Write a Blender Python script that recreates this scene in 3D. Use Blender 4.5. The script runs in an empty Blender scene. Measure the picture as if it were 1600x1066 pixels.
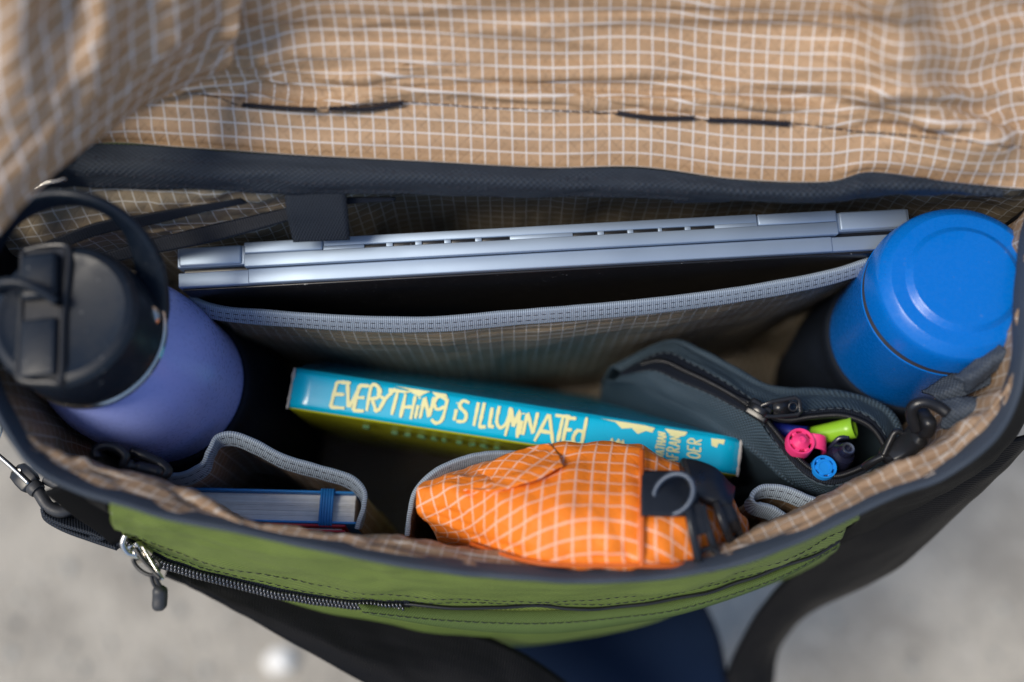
import bpy, bmesh, math, random
import numpy as np
from mathutils import Vector, Matrix, noise
random.seed(7)
R = math.radians
S = bpy.context.scene
COL = S.collection

# ------------------------------------------------------------------ camera, sky, sun, exposure
TILT, H, CY, F = R(20), 0.387, -0.11, 35 / 36 * 1600
cam = bpy.data.cameras.new('camera'); cam_o = bpy.data.objects.new('camera', cam); COL.objects.link(cam_o)
cam_o.location = (0, CY, H); cam_o.rotation_euler = (TILT, 0, 0)
cam.lens = 35; cam.sensor_width = 36; cam.clip_start = 0.01; cam.clip_end = 200
cam.dof.use_dof = True; cam.dof.focus_distance = 0.435; cam.dof.aperture_fstop = 2.25; cam.dof.aperture_blades = 9
S.camera = cam_o
S.render.engine = 'CYCLES'
S.cycles.use_denoising = True
S.cycles.max_bounces = 6
SUN_EL, SUN_AZ = R(57), R(-112)          # azimuth measured from +y, clockwise: light comes from the left, slightly from the front
w = bpy.data.worlds.new('World'); S.world = w; w.use_nodes = True
wn = w.node_tree; bg = wn.nodes['Background']; sky = wn.nodes.new('ShaderNodeTexSky')
sky.sky_type = 'NISHITA'; sky.sun_disc = False; sky.sun_elevation = SUN_EL; sky.sun_rotation = SUN_AZ
wn.links.new(sky.outputs[0], bg.inputs[0]); bg.inputs[1].default_value = 0.135
sun = bpy.data.lights.new('sun', 'SUN'); sun.energy = 2.7; sun.angle = R(22); sun.color = (1, 0.91, 0.77)
sun_o = bpy.data.objects.new('sun', sun); COL.objects.link(sun_o)
sd = Vector((math.sin(SUN_AZ) * math.cos(SUN_EL), math.cos(SUN_AZ) * math.cos(SUN_EL), math.sin(SUN_EL)))
sun_o.rotation_euler = sd.to_track_quat('Z', 'Y').to_euler(); sun_o.location = sd * 5
S.view_settings.view_transform = 'Standard'; S.view_settings.look = 'None'
S.view_settings.exposure = 0.15; S.view_settings.gamma = 1

# ------------------------------------------------------------------ geometry helpers
def A(px, py, z):
    """point of the plane at height z that the photograph shows at (px, py)"""
    dx, dy = (px - 800) / F, (533 - py) / F
    d = Vector((dx, dy * math.cos(TILT) + math.sin(TILT), dy * math.sin(TILT) - math.cos(TILT)))
    t = (z - H) / d.z
    return Vector((0, CY, H)) + d * t
def L(pts): return [A(*p) for p in pts]

def cr(P, n):
    """Catmull-Rom resample of P (k,...) along axis 0 to n rows"""
    P = np.asarray(P, float); k = len(P)
    if k == 2:
        t = np.linspace(0, 1, n).reshape(-1, *([1] * (P.ndim - 1))); return P[0] * (1 - t) + P[1] * t
    E = np.concatenate([[2 * P[0] - P[1]], P, [2 * P[-1] - P[-2]]])
    out = []
    for x in np.linspace(0, k - 1, n):
        i = min(int(x), k - 2); t = x - i
        a, b, c, d = E[i:i + 4]
        out.append(.5 * (2 * b + (c - a) * t + (2 * a - 5 * b + 4 * c - d) * t * t + (3 * b - a - 3 * c + d) * t ** 3))
    return np.array(out)
def curve(pts, n):
    """even arc-length curve through points"""
    Q = cr([tuple(p) for p in pts], max(200, n * 4))
    l = np.concatenate([[0], np.cumsum(np.linalg.norm(np.diff(Q, axis=0), axis=1))])
    s = np.linspace(0, l[-1], n)
    return [Vector([np.interp(x, l, Q[:, k]) for k in range(3)]) for x in s]
def patch(rows, nv, nu):
    G = np.array([[tuple(p) for p in r] for r in rows], float)
    return cr(np.swapaxes(cr(np.swapaxes(G, 0, 1), nu), 0, 1), nv)
def gnormals(G):
    du = np.gradient(G, axis=1); dv = np.gradient(G, axis=0)
    n = np.cross(du, dv); return n / (np.linalg.norm(n, axis=2, keepdims=True) + 1e-12)
BASE = []
def wrinkle(G, amp, fu, fv, seed=0, mask=None):
    n = gnormals(G); nv, nu = G.shape[:2]; out = G.copy()
    for i in range(nv):
        for j in range(nu):
            p = G[i, j]
            a = (noise.fractal(Vector((j / nu * fu + seed * 7.1, i / nv * fv, seed)), 1, 2, 3) if seed > 0 else (.5 - 2 * abs(noise.noise(Vector((j / nu * fu + seed * 7.1, i / nv * fv, seed))))))
            if mask is not None: a *= mask(j / (nu - 1), i / (nv - 1))
            out[i, j] = p + n[i, j] * a * amp
    BASE.append((out, next((b for o, b in BASE if o is G), G))); return out

ROOT = {}
def thing(name, label, cat, loc, group=None):
    o = bpy.data.objects.new(name, None); COL.objects.link(o); o.location = loc; o.empty_display_size = .02
    o['label'] = label; o['category'] = cat
    if group: o['group'] = group
    ROOT[o.name] = Vector(loc); return o
def tag(o, label=None, cat=None, group=None, kind=None):
    for k, v in (('label', label), ('category', cat), ('group', group), ('kind', kind)):
        if v: o[k] = v
    return o
def off(parent): return ROOT.get(parent.name, Vector((0, 0, 0))) if parent else Vector((0, 0, 0))
def link(name, me, m, parent):
    o = bpy.data.objects.new(name, me); COL.objects.link(o)
    if m is not None and not me.materials: me.materials.append(m)
    if parent:
        o.parent = parent; ROOT[o.name] = off(parent)
    return o
def finish(name, bm, m, parent=None, smooth=True, bevel=0, seg=2, sub=0, uvm=None):
    bmesh.ops.recalc_face_normals(bm, faces=bm.faces)
    bmesh.ops.translate(bm, verts=bm.verts, vec=-off(parent))
    me = bpy.data.meshes.new(name); bm.to_mesh(me); bm.free()
    for p in me.polygons: p.use_smooth = smooth
    o = link(name, me, m, parent)
    if bevel:
        b = o.modifiers.new('b', 'BEVEL'); b.width = bevel; b.segments = seg; b.limit_method = 'ANGLE'; b.angle_limit = R(35)
    if sub:
        s = o.modifiers.new('s', 'SUBSURF'); s.levels = s.render_levels = sub
    return o
def sheet(name, G, m, parent, thick=.0008, uv0=(0, 0), rot=0, ref=None, us=1):
    """cloth sheet from a grid, UVs in metres along the cloth"""
    nv, nu = G.shape[:2]; g = next((b for o, b in BASE if o is G), G)
    lu = np.concatenate([np.zeros((nv, 1)), np.cumsum(np.linalg.norm(np.diff(g, axis=1), axis=2), axis=1)], axis=1)
    lv = np.concatenate([np.zeros((1, nu)), np.cumsum(np.linalg.norm(np.diff(g, axis=0), axis=2), axis=0)], axis=0)
    cu = nu // 2 if ref is None else ref
    U = (lu - lu[:, cu:cu + 1]) * us; V = lv * us
    c, s = math.cos(rot), math.sin(rot)
    UV = np.stack([U * c - V * s + uv0[0], U * s + V * c + uv0[1]], axis=2)
    o_ = off(parent)
    verts = [tuple(Vector(p) - o_) for p in G.reshape(-1, 3)]
    faces = [(i * nu + j, i * nu + j + 1, (i + 1) * nu + j + 1, (i + 1) * nu + j) for i in range(nv - 1) for j in range(nu - 1)]
    me = bpy.data.meshes.new(name); me.from_pydata(verts, [], faces)
    ul = me.uv_layers.new(name='uv')
    flat = UV.reshape(-1, 2)
    idx = np.empty(len(me.loops), dtype=np.int32); me.loops.foreach_get('vertex_index', idx)
    ul.data.foreach_set('uv', flat[idx].ravel())
    for p in me.polygons: p.use_smooth = True
    o = link(name, me, m, parent)
    if thick:
        so = o.modifiers.new('t', 'SOLIDIFY'); so.thickness = thick; so.offset = 0
    return o
def frames(path, ref=None):
    n = len(path); T = []
    for i in range(n):
        t = path[min(i + 1, n - 1)] - path[max(i - 1, 0)]
        T.append(t.normalized() if t.length > 1e-9 else Vector((0, 0, 1)))
    up = Vector(ref) if ref is not None else (Vector((0, 0, 1)) if abs(T[0].z) < .9 else Vector((0, 1, 0)))
    out = []
    for i in range(n):
        if ref is None and i: up = out[-1][1]
        b = (up - T[i] * up.dot(T[i]))
        b = b.normalized() if b.length > 1e-6 else T[i].orthogonal().normalized()
        out.append((T[i], b, T[i].cross(b).normalized()))
    return out
def circ(r, k=10, rb=None): return [(r * math.cos(2 * math.pi * i / k), (rb or r) * math.sin(2 * math.pi * i / k)) for i in range(k)]
def rrect(a, b, c=None):
    """rounded rectangle section, half sizes a (along ref) and b"""
    c = c or min(a, b) * .6; out = []
    for sx, sy, a0 in ((1, 1, 0), (-1, 1, 90), (-1, -1, 180), (1, -1, 270)):
        for t in (0, 45, 90):
            q = R(a0 + t); out.append((sx * (a - c) + c * math.cos(q), sy * (b - c) + c * math.sin(q)))
    return out
def tube(bm, path, sect, ref=None, closed=False, scale=None, cap=True):
    fr = frames(path, ref); rings = []
    uvl = bm.loops.layers.uv.verify()
    dist = 0; ds = []
    for i, p in enumerate(path):
        if i: dist += (p - path[i - 1]).length
        ds.append(dist)
        sc = scale[i] if scale else 1
        rings.append([bm.verts.new(p + fr[i][1] * a * sc + fr[i][2] * b * sc) for a, b in sect])
    k = len(sect); per = [0]
    for q in range(k):
        a, b = sect[q], sect[(q + 1) % k]; per.append(per[-1] + math.hypot(b[0] - a[0], b[1] - a[1]))
    m = len(rings)
    for i in range(m if closed else m - 1):
        for q in range(k):
            i2 = (i + 1) % m
            f = bm.faces.new((rings[i][q], rings[i][(q + 1) % k], rings[i2][(q + 1) % k], rings[i2][q]))
            d2 = ds[i2] if i2 else dist
            for lp, uv in zip(f.loops, ((ds[i], per[q]), (ds[i], per[q + 1]), (d2, per[q + 1]), (d2, per[q]))): lp[uvl].uv = uv
    if cap and not closed:
        bm.faces.new(rings[0][::-1]); bm.faces.new(rings[-1])
def tubeo(name, pts, r, m, parent, n=40, k=10, **kw):
    bm = bmesh.new(); sect = circ(r, k) if isinstance(r, (int, float)) else r
    tube(bm, curve(pts, n) if n else [Vector(p) for p in pts], sect, **kw)
    return finish(name, bm, m, parent)
def lathe(bm, prof, base, axis, k=64, xdir=None):
    """prof: (radius, height) along axis"""
    ax = Vector(axis).normalized()
    x = Vector(xdir) if xdir is not None else ax.orthogonal()
    x = (x - ax * x.dot(ax)).normalized(); y = ax.cross(x)
    rings = []
    for r, h in prof:
        if r < 1e-7: rings.append([bm.verts.new(Vector(base) + ax * h)])
        else: rings.append([bm.verts.new(Vector(base) + ax * h + (x * math.cos(2 * math.pi * i / k) + y * math.sin(2 * math.pi * i / k)) * r) for i in range(k)])
    for a, b in zip(rings, rings[1:]):
        for i in range(k):
            i2 = (i + 1) % k
            if len(a) == 1 and len(b) == 1: continue
            if len(a) == 1: bm.faces.new((a[0], b[i], b[i2]))
            elif len(b) == 1: bm.faces.new((a[i], a[i2], b[0]))
            else: bm.faces.new((a[i], a[i2], b[i2], b[i]))
def latheo(name, prof, base, axis, m, parent, k=64):
    bm = bmesh.new(); lathe(bm, prof, base, axis, k); o = finish(name, bm, m, parent)
    e = o.modifiers.new('e', 'EDGE_SPLIT'); e.split_angle = R(24); return o
def box(bm, O, X, Y, Z, a, b):
    """box in frame (O; X,Y,Z unit) from corner a to corner b"""
    v = [bm.verts.new(O + X * x + Y * y + Z * z) for x in (a[0], b[0]) for y in (a[1], b[1]) for z in (a[2], b[2])]
    for f in ((0, 1, 3, 2), (4, 6, 7, 5), (0, 4, 5, 1), (2, 3, 7, 6), (0, 2, 6, 4), (1, 5, 7, 3)): bm.faces.new([v[i] for i in f])
def boxo(name, O, X, Y, Z, a, b, m, parent, bevel=.0005, seg=2):
    bm = bmesh.new(); box(bm, O, X, Y, Z, a, b); return finish(name, bm, m, parent, smooth=True, bevel=bevel, seg=seg)
def ringo(name, c, nrm, rad, r, m, parent, sx=1, sy=1, xdir=None, n=40, k=8):
    nrm = Vector(nrm).normalized(); x = Vector(xdir) if xdir is not None else nrm.orthogonal()
    x = (x - nrm * x.dot(nrm)).normalized(); y = nrm.cross(x)
    path = [c + x * (math.cos(t) * rad * sx) + y * (math.sin(t) * rad * sy) for t in np.linspace(0, 2 * math.pi, n, endpoint=False)]
    bm = bmesh.new(); tube(bm, path, circ(r, k), ref=nrm, closed=True); return finish(name, bm, m, parent)

# ------------------------------------------------------------------ materials
class NT:
    def __init__(s, name):
        s.m = bpy.data.materials.new(name); s.m.use_nodes = True; s.t = s.m.node_tree; s.p = s.t.nodes['Principled BSDF']
    def n(s, typ, **kw):
        x = s.t.nodes.new(typ)
        for k, v in kw.items(): setattr(x, k, v)
        return x
    def lk(s, a, b):
        if isinstance(a, (int, float)): b.default_value = a
        elif isinstance(a, tuple): b.default_value = a if len(a) == 4 else (*a, 1)
        else: s.t.links.new(a, b)
    def M(s, op, a, b=0, c=None):
        x = s.n('ShaderNodeMath', operation=op); s.lk(a, x.inputs[0]); s.lk(b, x.inputs[1])
        if c is not None: s.lk(c, x.inputs[2])
        return x.outputs[0]
    def ss(s, x, a, b, lo=0, hi=1):
        y = s.n('ShaderNodeMapRange', interpolation_type='SMOOTHSTEP'); s.lk(x, y.inputs[0])
        for i, v in enumerate((a, b, lo, hi)): y.inputs[i + 1].default_value = v
        return y.outputs[0]
    def mix(s, f, a, b):
        x = s.n('ShaderNodeMix', data_type='RGBA'); s.lk(f, x.inputs[0]); s.lk(a, x.inputs[6]); s.lk(b, x.inputs[7]); return x.outputs[2]
    def uv(s):
        tc = s.n('ShaderNodeTexCoord'); sp = s.n('ShaderNodeSeparateXYZ'); s.t.links.new(tc.outputs['UV'], sp.inputs[0]); return sp.outputs[0], sp.outputs[1]
    def noise(s, scale, detail=3, coord='Object', rough=.5):
        tc = s.n('ShaderNodeTexCoord'); x = s.n('ShaderNodeTexNoise'); x.inputs['Scale'].default_value = scale; x.inputs['Detail'].default_value = detail
        x.inputs['Roughness'].default_value = rough; s.t.links.new(tc.outputs[coord], x.inputs[0]); return x.outputs[0]
    def bump(s, h, strength=.4, dist=.0004):
        b = s.n('ShaderNodeBump'); b.inputs['Strength'].default_value = strength; b.inputs['Distance'].default_value = dist
        s.t.links.new(h, b.inputs['Height']); s.t.links.new(b.outputs[0], s.p.inputs['Normal'])
    def set(s, **kw):
        for k, v in kw.items(): s.lk(v, s.p.inputs[k.replace('_', ' ')])
        return s
def plain(name, col, rough=.5, metal=0, spec=.5, var=.12, bumps=0, scale=250, dust=0, **kw):
    t = NT(name); nz = t.noise(scale, 4)
    c2 = tuple(min(1, v * (1 + var)) for v in col); c1 = tuple(v * (1 - var) for v in col)
    cc_ = t.mix(nz, c1, c2)
    if dust: cc_ = t.mix(t.M('MULTIPLY', t.ss(t.noise(700, 1), .72, .78, 0, dust), t.ss(t.noise(40, 2), .4, .6)), cc_, (.55, .54, .52))
    t.lk(cc_, t.p.inputs['Base Color'])
    t.set(Roughness=t.ss(t.noise(scale * .3, 3), .3, .7, max(0, rough - .06), min(1, rough + .08)), Metallic=metal, Specular_IOR_Level=spec, **kw)
    if bumps: t.bump(nz, bumps, .0003)
    return t.m
def ripstop(name, base, line, cell=.0056, lw=.085, rough=.5, linemix=.85, spec=.35, cross=.22):
    """grid ripstop: pale thread grid, creased diagonals in each cell"""
    t = NT(name); u, v = t.uv(); u = t.M('MULTIPLY', u, 1 / cell); v = t.M('MULTIPLY', v, 1 / cell)
    fu, fv = t.M('FRACT', u), t.M('FRACT', v)
    du = t.M('SUBTRACT', .5, t.M('ABSOLUTE', t.M('SUBTRACT', fu, .5))); dv = t.M('SUBTRACT', .5, t.M('ABSOLUTE', t.M('SUBTRACT', fv, .5)))
    tw = 2 * math.pi * 9
    ku = t.M('MULTIPLY_ADD', t.M('SINE', t.M('MULTIPLY', v, tw)), .3, .7); kv = t.M('MULTIPLY_ADD', t.M('SINE', t.M('MULTIPLY', u, tw)), .3, .7)
    lu = t.M('MULTIPLY', t.ss(du, lw * .55, lw * 1.05, 1, 0), ku); lv = t.M('MULTIPLY', t.ss(dv, lw * .55, lw * 1.05, 1, 0), kv)
    ln = t.M('MAXIMUM', lu, lv)
    d1 = t.M('ABSOLUTE', t.M('SUBTRACT', fu, fv)); d2 = t.M('ABSOLUTE', t.M('SUBTRACT', t.M('ADD', fu, fv), 1))
    d = t.M('MINIMUM', d1, d2); cre = t.ss(d, 0, .13, 1, 0)
    nz = t.noise(60, 3)
    dark = tuple(c * .72 for c in base)
    brk = t.M('MULTIPLY', cre, t.ss(t.noise(420, 2), .4, .62, 0, 1))
    c = t.mix(t.M('MULTIPLY', brk, cross * 2), t.mix(nz, tuple(x * .9 for x in base), tuple(min(1, x * 1.1) for x in base)), dark)
    c = t.mix(t.M('MULTIPLY', ln, linemix), c, line)
    t.lk(c, t.p.inputs['Base Color'])
    twill = t.M('SINE', t.M('MULTIPLY', t.M('ADD', u, v), 2 * math.pi * 10))
    h = t.M('ADD', t.M('MULTIPLY', ln, .9), t.M('ADD', t.M('MULTIPLY', brk, -.8), t.M('MULTIPLY', twill, .07)))
    t.bump(h, .5, .0003); t.set(Roughness=rough, Specular_IOR_Level=spec)
    return t.m
def weave(name, col, su=.0011, sv=.0011, rough=.65, strength=.6, lo=.55, spec=.3, dist=.0004, ribs=False):
    t = NT(name); u, v = t.uv()
    a = t.M('SINE', t.M('MULTIPLY', u, 2 * math.pi / su)); b = t.M('SINE', t.M('MULTIPLY', v, 2 * math.pi / sv))
    h = t.M('MULTIPLY_ADD', b, .18, a) if ribs else t.M('MULTIPLY', a, b)
    hh = t.ss(h, -.8, .8)
    nz = t.noise(90, 3)
    c = t.mix(hh, tuple(x * lo for x in col), t.mix(nz, tuple(x * .9 for x in col), tuple(min(1, x * 1.12) for x in col)))
    t.lk(c, t.p.inputs['Base Color']); t.bump(hh, strength, dist); t.set(Roughness=rough, Specular_IOR_Level=spec if max(col) > .08 else .16)
    return t.m

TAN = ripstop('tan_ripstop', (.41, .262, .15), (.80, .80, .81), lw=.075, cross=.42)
LINING_SHADE = ripstop('shaded_lining_ripstop', (.25, .20, .135), (.66, .66, .64), lw=.06)  # same lining fabric, with the shade inside the bag put into its colour
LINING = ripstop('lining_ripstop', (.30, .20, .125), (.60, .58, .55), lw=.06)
ORANGE = ripstop('orange_ripstop', (.90, .23, .022), (.92, .70, .58), cell=.0064, lw=.088, rough=.5, spec=.2, linemix=.75, cross=.08)
GREEN = weave('green_cordura', (.225, .31, .065), .0021, .0021, lo=.38, rough=.6, strength=.8)
GREEN_TRIM = weave('green_tape', (.11, .17, .045), .0012, .0012, lo=.5)
BLACK_WEB = weave('black_webbing', (.030, .038, .053), .0013, .0024, lo=.4, rough=.55, strength=.7)
BLACK_TAPE = weave('black_tape', (.012, .016, .026), .0011, .004, lo=.5, rough=.5, ribs=True)
BIND = weave('dark_binding', (.055, .072, .10), .0019, .0019, lo=.6, rough=.6)
GREY_TAPE = weave('grey_grosgrain', (.36, .44, .54), .0009, .0035, lo=.55, rough=.5, ribs=True)
BLACK_CLOTH = weave('black_cloth', (.0035, .0038, .005), .0009, .0009, lo=.5, rough=.75, strength=.4)
STRAP = weave('seatbelt_webbing', (.0045, .0048, .0068), .0016, .006, lo=.55, rough=.5, ribs=True)
PENCASE = weave('grey_blue_canvas', (.055, .092, .13), .0018, .0018, lo=.3, rough=.6, strength=.9)
THREAD = plain('dark_thread', (.012, .012, .022), .7)
ZIPB = plain('black_zip_coil', (.012, .013, .016), .32)
ZIPM = plain('zip_coil_sheen', (.13, .135, .15), .25, metal=.8)
BPLAST = plain('black_plastic', (.012, .013, .016), .33, bumps=.1)
BPLAST2 = plain('matte_black_plastic', (.006, .011, .020), .42, spec=.32, bumps=.08, scale=600, dust=.4)
RUBBER = plain('grey_rubber', (.035, .037, .042), .5, bumps=.2, scale=900)
STEEL = plain('steel', (.62, .6, .56), .22, metal=1)
SILVER = plain('silver_aluminium', (.37, .46, .58), .52, metal=.6, var=.03, scale=60)
SILVER_DK = plain('grey_aluminium', (.28, .28, .3), .4, metal=.9, var=.04)
LIDBLK = plain('laptop_black', (.012, .012, .014), .35, scale=60, dust=.5)
PURPLE = plain('purple_powder_coat', (.37, .45, .97), .3, bumps=.25, scale=1800, var=.06, dust=.3)
BLUE = plain('blue_powder_coat', (.0, .145, .56), .27, bumps=.12, scale=1800, var=.05, dust=.15)
DENIM = weave('dark_denim', (.0075, .021, .06), .003, .003, lo=.45, rough=.85)

# ------------------------------------------------------------------ ground, pebble, person
t = NT('asphalt'); n1 = t.noise(9, 6, 'Object', .65); n2 = t.noise(60, 4); vo = t.n('ShaderNodeTexVoronoi'); vo.inputs['Scale'].default_value = 85
tc = t.n('ShaderNodeTexCoord'); t.t.links.new(tc.outputs['Object'], vo.inputs[0])
c = t.mix(t.ss(n1, .35, .65), (.29, .265, .225), (.42, .385, .325)); c = t.mix(t.ss(n2, .52, .7, 0, .5), c, (.47, .44, .385))
c = t.mix(t.ss(vo.outputs['Distance'], .0, .35, .35, 0), c, (.14, .137, .13))
t.lk(c, t.p.inputs['Base Color']); t.bump(vo.outputs['Distance'], .6, .004); t.set(Roughness=.85); ASPH = t.m
ZG = -.78
bm = bmesh.new(); bmesh.ops.create_grid(bm, x_segments=8, y_segments=8, size=40)
bmesh.ops.translate(bm, verts=bm.verts, vec=(0, 0, ZG)); g = finish('ground', bm, ASPH); tag(g, kind='structure')
bm = bmesh.new(); bmesh.ops.create_icosphere(bm, subdivisions=3, radius=1)
pc = A(440, 1034, ZG)
for v in bm.verts:
    k = 1 + .12 * noise.noise(v.co * 1.7); v.co = Vector((v.co.x * .017 * k, v.co.y * .014 * k, v.co.z * .010 * k)) + pc + Vector((0, 0, .007))
o = finish('pebble', bm, plain('white_stone', (.85, .83, .78), .4))
tag(o, 'small bright white pebble lying on the pavement below the black strap', 'pebble')
bm = bmesh.new()
for i in range(420):
    q = A(random.uniform(-150, 1750), random.uniform(520, 1250), ZG); r_ = random.uniform(.002, .0075)
    v0 = bmesh.ops.create_icosphere(bm, subdivisions=1, radius=1)['verts']
    for v in v0: v.co = Vector((v.co.x * r_ * random.uniform(.8, 1.2), v.co.y * r_ * random.uniform(.8, 1.2), v.co.z * r_ * .55)) + q
o = finish('gravel', bm, plain('grit', (.34, .33, .30), .8, var=.9, scale=25)); tag(o, kind='stuff')
bm = bmesh.new()
lp = curve(L([(915, 1010, -.245), (880, 1075, -.36), (862, 1100, -.55), (855, 1108, -.775)]), 120)
sc = [.9 if i == 0 else (.98 if i == 1 else 1 - .3 * i / 120) for i in range(120)]
tube(bm, lp, circ(.080, 64, .085), scale=sc)
for v in bm.verts:
    a = (1 - abs(noise.noise(Vector((v.co.x * 14, v.co.y * 14, v.co.z * 26 + v.co.x * 10)))) * 2.2) * .008 + noise.noise(v.co * 40) * .003; v.co += Vector((a * .5, -a, a * .3))
o = finish('person', bm, DENIM); tag(o, 'leg of a person in dark blue jeans standing behind the black strap', 'person')

# ------------------------------------------------------------------ messenger bag
bag = thing('messenger_bag', 'open green messenger bag with tan grid lining and black shoulder strap, seen from above', 'bag', A(800, 700, -.24))
RIM = [(-34, 545, .037), (12, 655, .032), (60, 722, .028), (130, 759, .024), (270, 801, .018), (400, 827, .012), (549, 859, .006), (675, 881, .002),
       (900, 900, 0), (1087, 886, 0), (1225, 846, .004), (1381, 772, .01), (1475, 734, .014), (1548, 675, .018), (1585, 600, .021), (1595, 490, .024), (1606, 380, .026), (1622, 310, .028)]
rim = L(RIM)
IN = [(-18, 545, .025), (26, 645, .02), (80, 706, .015), (165, 727, .008), (292, 768, .0), (405, 825, .006), (562, 836, -.008), (690, 850, -.018),
      (900, 884, -.02), (1072, 868, -.02), (1196, 822, -.015), (1350, 745, -.005), (1446, 706, 0), (1517, 653, .005), (1568, 588, .012), (1588, 490, .018), (1599, 382, .020), (1617, 314, .024)]
inn = L(IN)
def drop(p, z, k): q = p * 1; c = Vector((0, .02, 0)); return Vector((c.x + (p.x - c.x) * k, c.y + (p.y - c.y) * k, z))
rows = [rim, [a * .5 + b * .5 + Vector((0, 0, .003)) for a, b in zip(rim, inn)], inn, [drop(p, -.07, .985) for p in inn], [drop(p, -.15, .97) for p in inn], [drop(p, -.232, .95) for p in inn]]
G = wrinkle(patch(rows, 60, 240), .0022, 30, 8, 1, lambda u, v: .35 + min(1, v * 4))
sheet('front_lining', G, LINING, bag)
# rim binding
bm = bmesh.new(); rp = curve(rim, 260)
rp = [p + Vector((0, 0, .0025 * noise.noise(Vector((i * .09, 3, 1))))) for i, p in enumerate(rp)]
tube(bm, rp, rrect(.0046, .0011, .0008), ref=(0, -.6, .8), scale=[1 + .16 * noise.noise(Vector((i * .13, 0, 5))) for i in range(260)])
finish('rim_binding', bm, BIND, bag)
# back wall lining, floor, sides
bw = [[(-40, 330, .03), (160, 292, .03), (300, 296, .03), (440, 302, .028), (600, 302, .028), (800, 306, .028), (1000, 308, .028), (1200, 308, .028), (1400, 300, .028), (1560, 296, .028), (1680, 290, .03)],
      [(-40, 395, .01), (160, 362, .012), (300, 350, .012), (440, 330, .014), (600, 318, .012), (800, 322, .006), (1000, 322, .006), (1200, 322, .006), (1400, 316, .010), (1560, 330, .012), (1680, 330, .01)],
      [(-40, 440, -.01), (180, 392, -.004), (320, 382, -.004), (440, 366, -.002), (600, 350, -.004), (800, 345, -.02), (1000, 342, -.02), (1200, 340, -.02), (1400, 330, -.012), (1560, 370, -.01), (1680, 380, -.01)]]
rows = [L(r) for r in bw]
rows[0] = [p + Vector((0, .004, 0)) for p in rows[0]]
kk = [.1, .1, .1, .3, .9, 1, 1, 1, .9, .5, .3]
rows[1] = [a * (1 - k) + Vector((b.x, b.y + .014, .012)) * k for a, b, k in zip(rows[1], rows[0], kk)]
rows[2] = [a * (1 - k) + Vector((b.x, b.y + .020, -.015)) * k for a, b, k in zip(rows[2], rows[0], kk)]
for z in (-.08, -.16, -.232): rows.append([Vector((p.x * .97, max(p.y + .002, rows[0][5].y), z)) for p in rows[2]])
G = wrinkle(patch(rows, 70, 240), .0022, 26, 9, 2)
sheet('back_lining', G, LINING_SHADE, bag)
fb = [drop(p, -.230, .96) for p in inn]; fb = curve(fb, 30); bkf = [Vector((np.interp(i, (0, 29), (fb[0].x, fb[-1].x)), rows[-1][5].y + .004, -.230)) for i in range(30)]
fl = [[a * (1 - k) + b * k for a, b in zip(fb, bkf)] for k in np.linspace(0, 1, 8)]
sheet('floor_lining', wrinkle(patch(fl, 30, 90), .003, 12, 6, 3), LINING_SHADE, bag)
for x0, e, s in ((-1, rim[0], inn[0]), (1, rim[-1], inn[-1])):
    bk = rows[0][0] if x0 < 0 else rows[0][-1]
    rr = []
    for z in (None, -.04, -.12, -.232):
        k = 1 if z is None else (.985 if z > -.1 else .96)
        rr.append([Vector((p.x * k, p.y, p.z if z is None else z)) for p in (e * 1, e * .66 + bk * .34, e * .33 + bk * .67, bk * 1)])
    sheet('side_lining', wrinkle(patch(rr, 40, 40), .002, 6, 6, 4 + x0), BLACK_CLOTH, bag)
# exterior: green front panel above the zip
gp = [[(172, 786, .021), (270, 806, .016), (400, 832, .010), (549, 864, .004), (675, 886, 0), (900, 905, -.003), (1087, 891, -.003), (1225, 851, .001), (1352, 790, .008)],
      [(176, 812, .002), (262, 838, -.008), (396, 872, -.02), (546, 902, -.03), (677, 918, -.035), (890, 927, -.04), (1078, 909, -.038), (1214, 868, -.03), (1335, 812, -.026)],
      [(196, 836, -.034), (262, 871, -.055), (400, 912, -.070), (545, 936, -.077), (680, 944, -.076), (880, 946, -.08), (1060, 930, -.08), (1200, 890, -.076), (1308, 838, -.07)]]
G = wrinkle(patch([L(r) for r in gp], 40, 200), .0028, 7, 3, 6, lambda u, v: min(1, v * 5))
front_top = sheet('front_panel', G, GREEN, bag, .0012)
zip_edge = [Vector(p) for p in G[-1]]
lowr = [[p for p in L(gp[2])],
        L([(215, 850, -.05), (285, 884, -.07), (410, 925, -.084), (550, 952, -.092), (680, 972, -.096), (860, 978, -.1), (1040, 952, -.1), (1190, 905, -.095), (1306, 852, -.09)]),
        L([(262, 868, -.12), (320, 895, -.13), (430, 930, -.14), (560, 965, -.16), (690, 998, -.175), (820, 1008, -.19), (990, 978, -.19), (1130, 930, -.18), (1260, 890, -.17)]),
        L([(330, 900, -.235), (380, 915, -.235), (460, 935, -.235), (580, 962, -.235), (700, 990, -.235), (830, 992, -.235), (980, 968, -.235), (1100, 925, -.235), (1230, 885, -.235)])]
sheet('lower_panel', wrinkle(patch(lowr, 40, 160), .002, 6, 3, 8, lambda u, v: min(1, v * 5)), GREEN, bag, .0012)
# welt of darker tape under the zip
wl = curve(L([(560, 941, -.074), (680, 948, -.078), (800, 951, -.081), (880, 950, -.082), (960, 945, -.082), (1060, 934, -.082), (1200, 893, -.078), (1305, 842, -.072)]), 60)
wb = curve(L([(580, 950, -.076), (690, 969, -.082), (800, 979, -.086), (880, 978, -.087), (970, 966, -.087), (1070, 947, -.086), (1203, 901, -.081), (1305, 846, -.074)]), 60)
sheet('zip_flap', np.array([[tuple(p + Vector((0, -.003, .003)) * (.4 + .6 * k)) for p in (np_row)] for np_row, k in ((wl, 0), ([a * .5 + b * .5 for a, b in zip(wl, wb)], 1), (wb, 1))]), GREEN_TRIM, bag, .0012)
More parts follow.
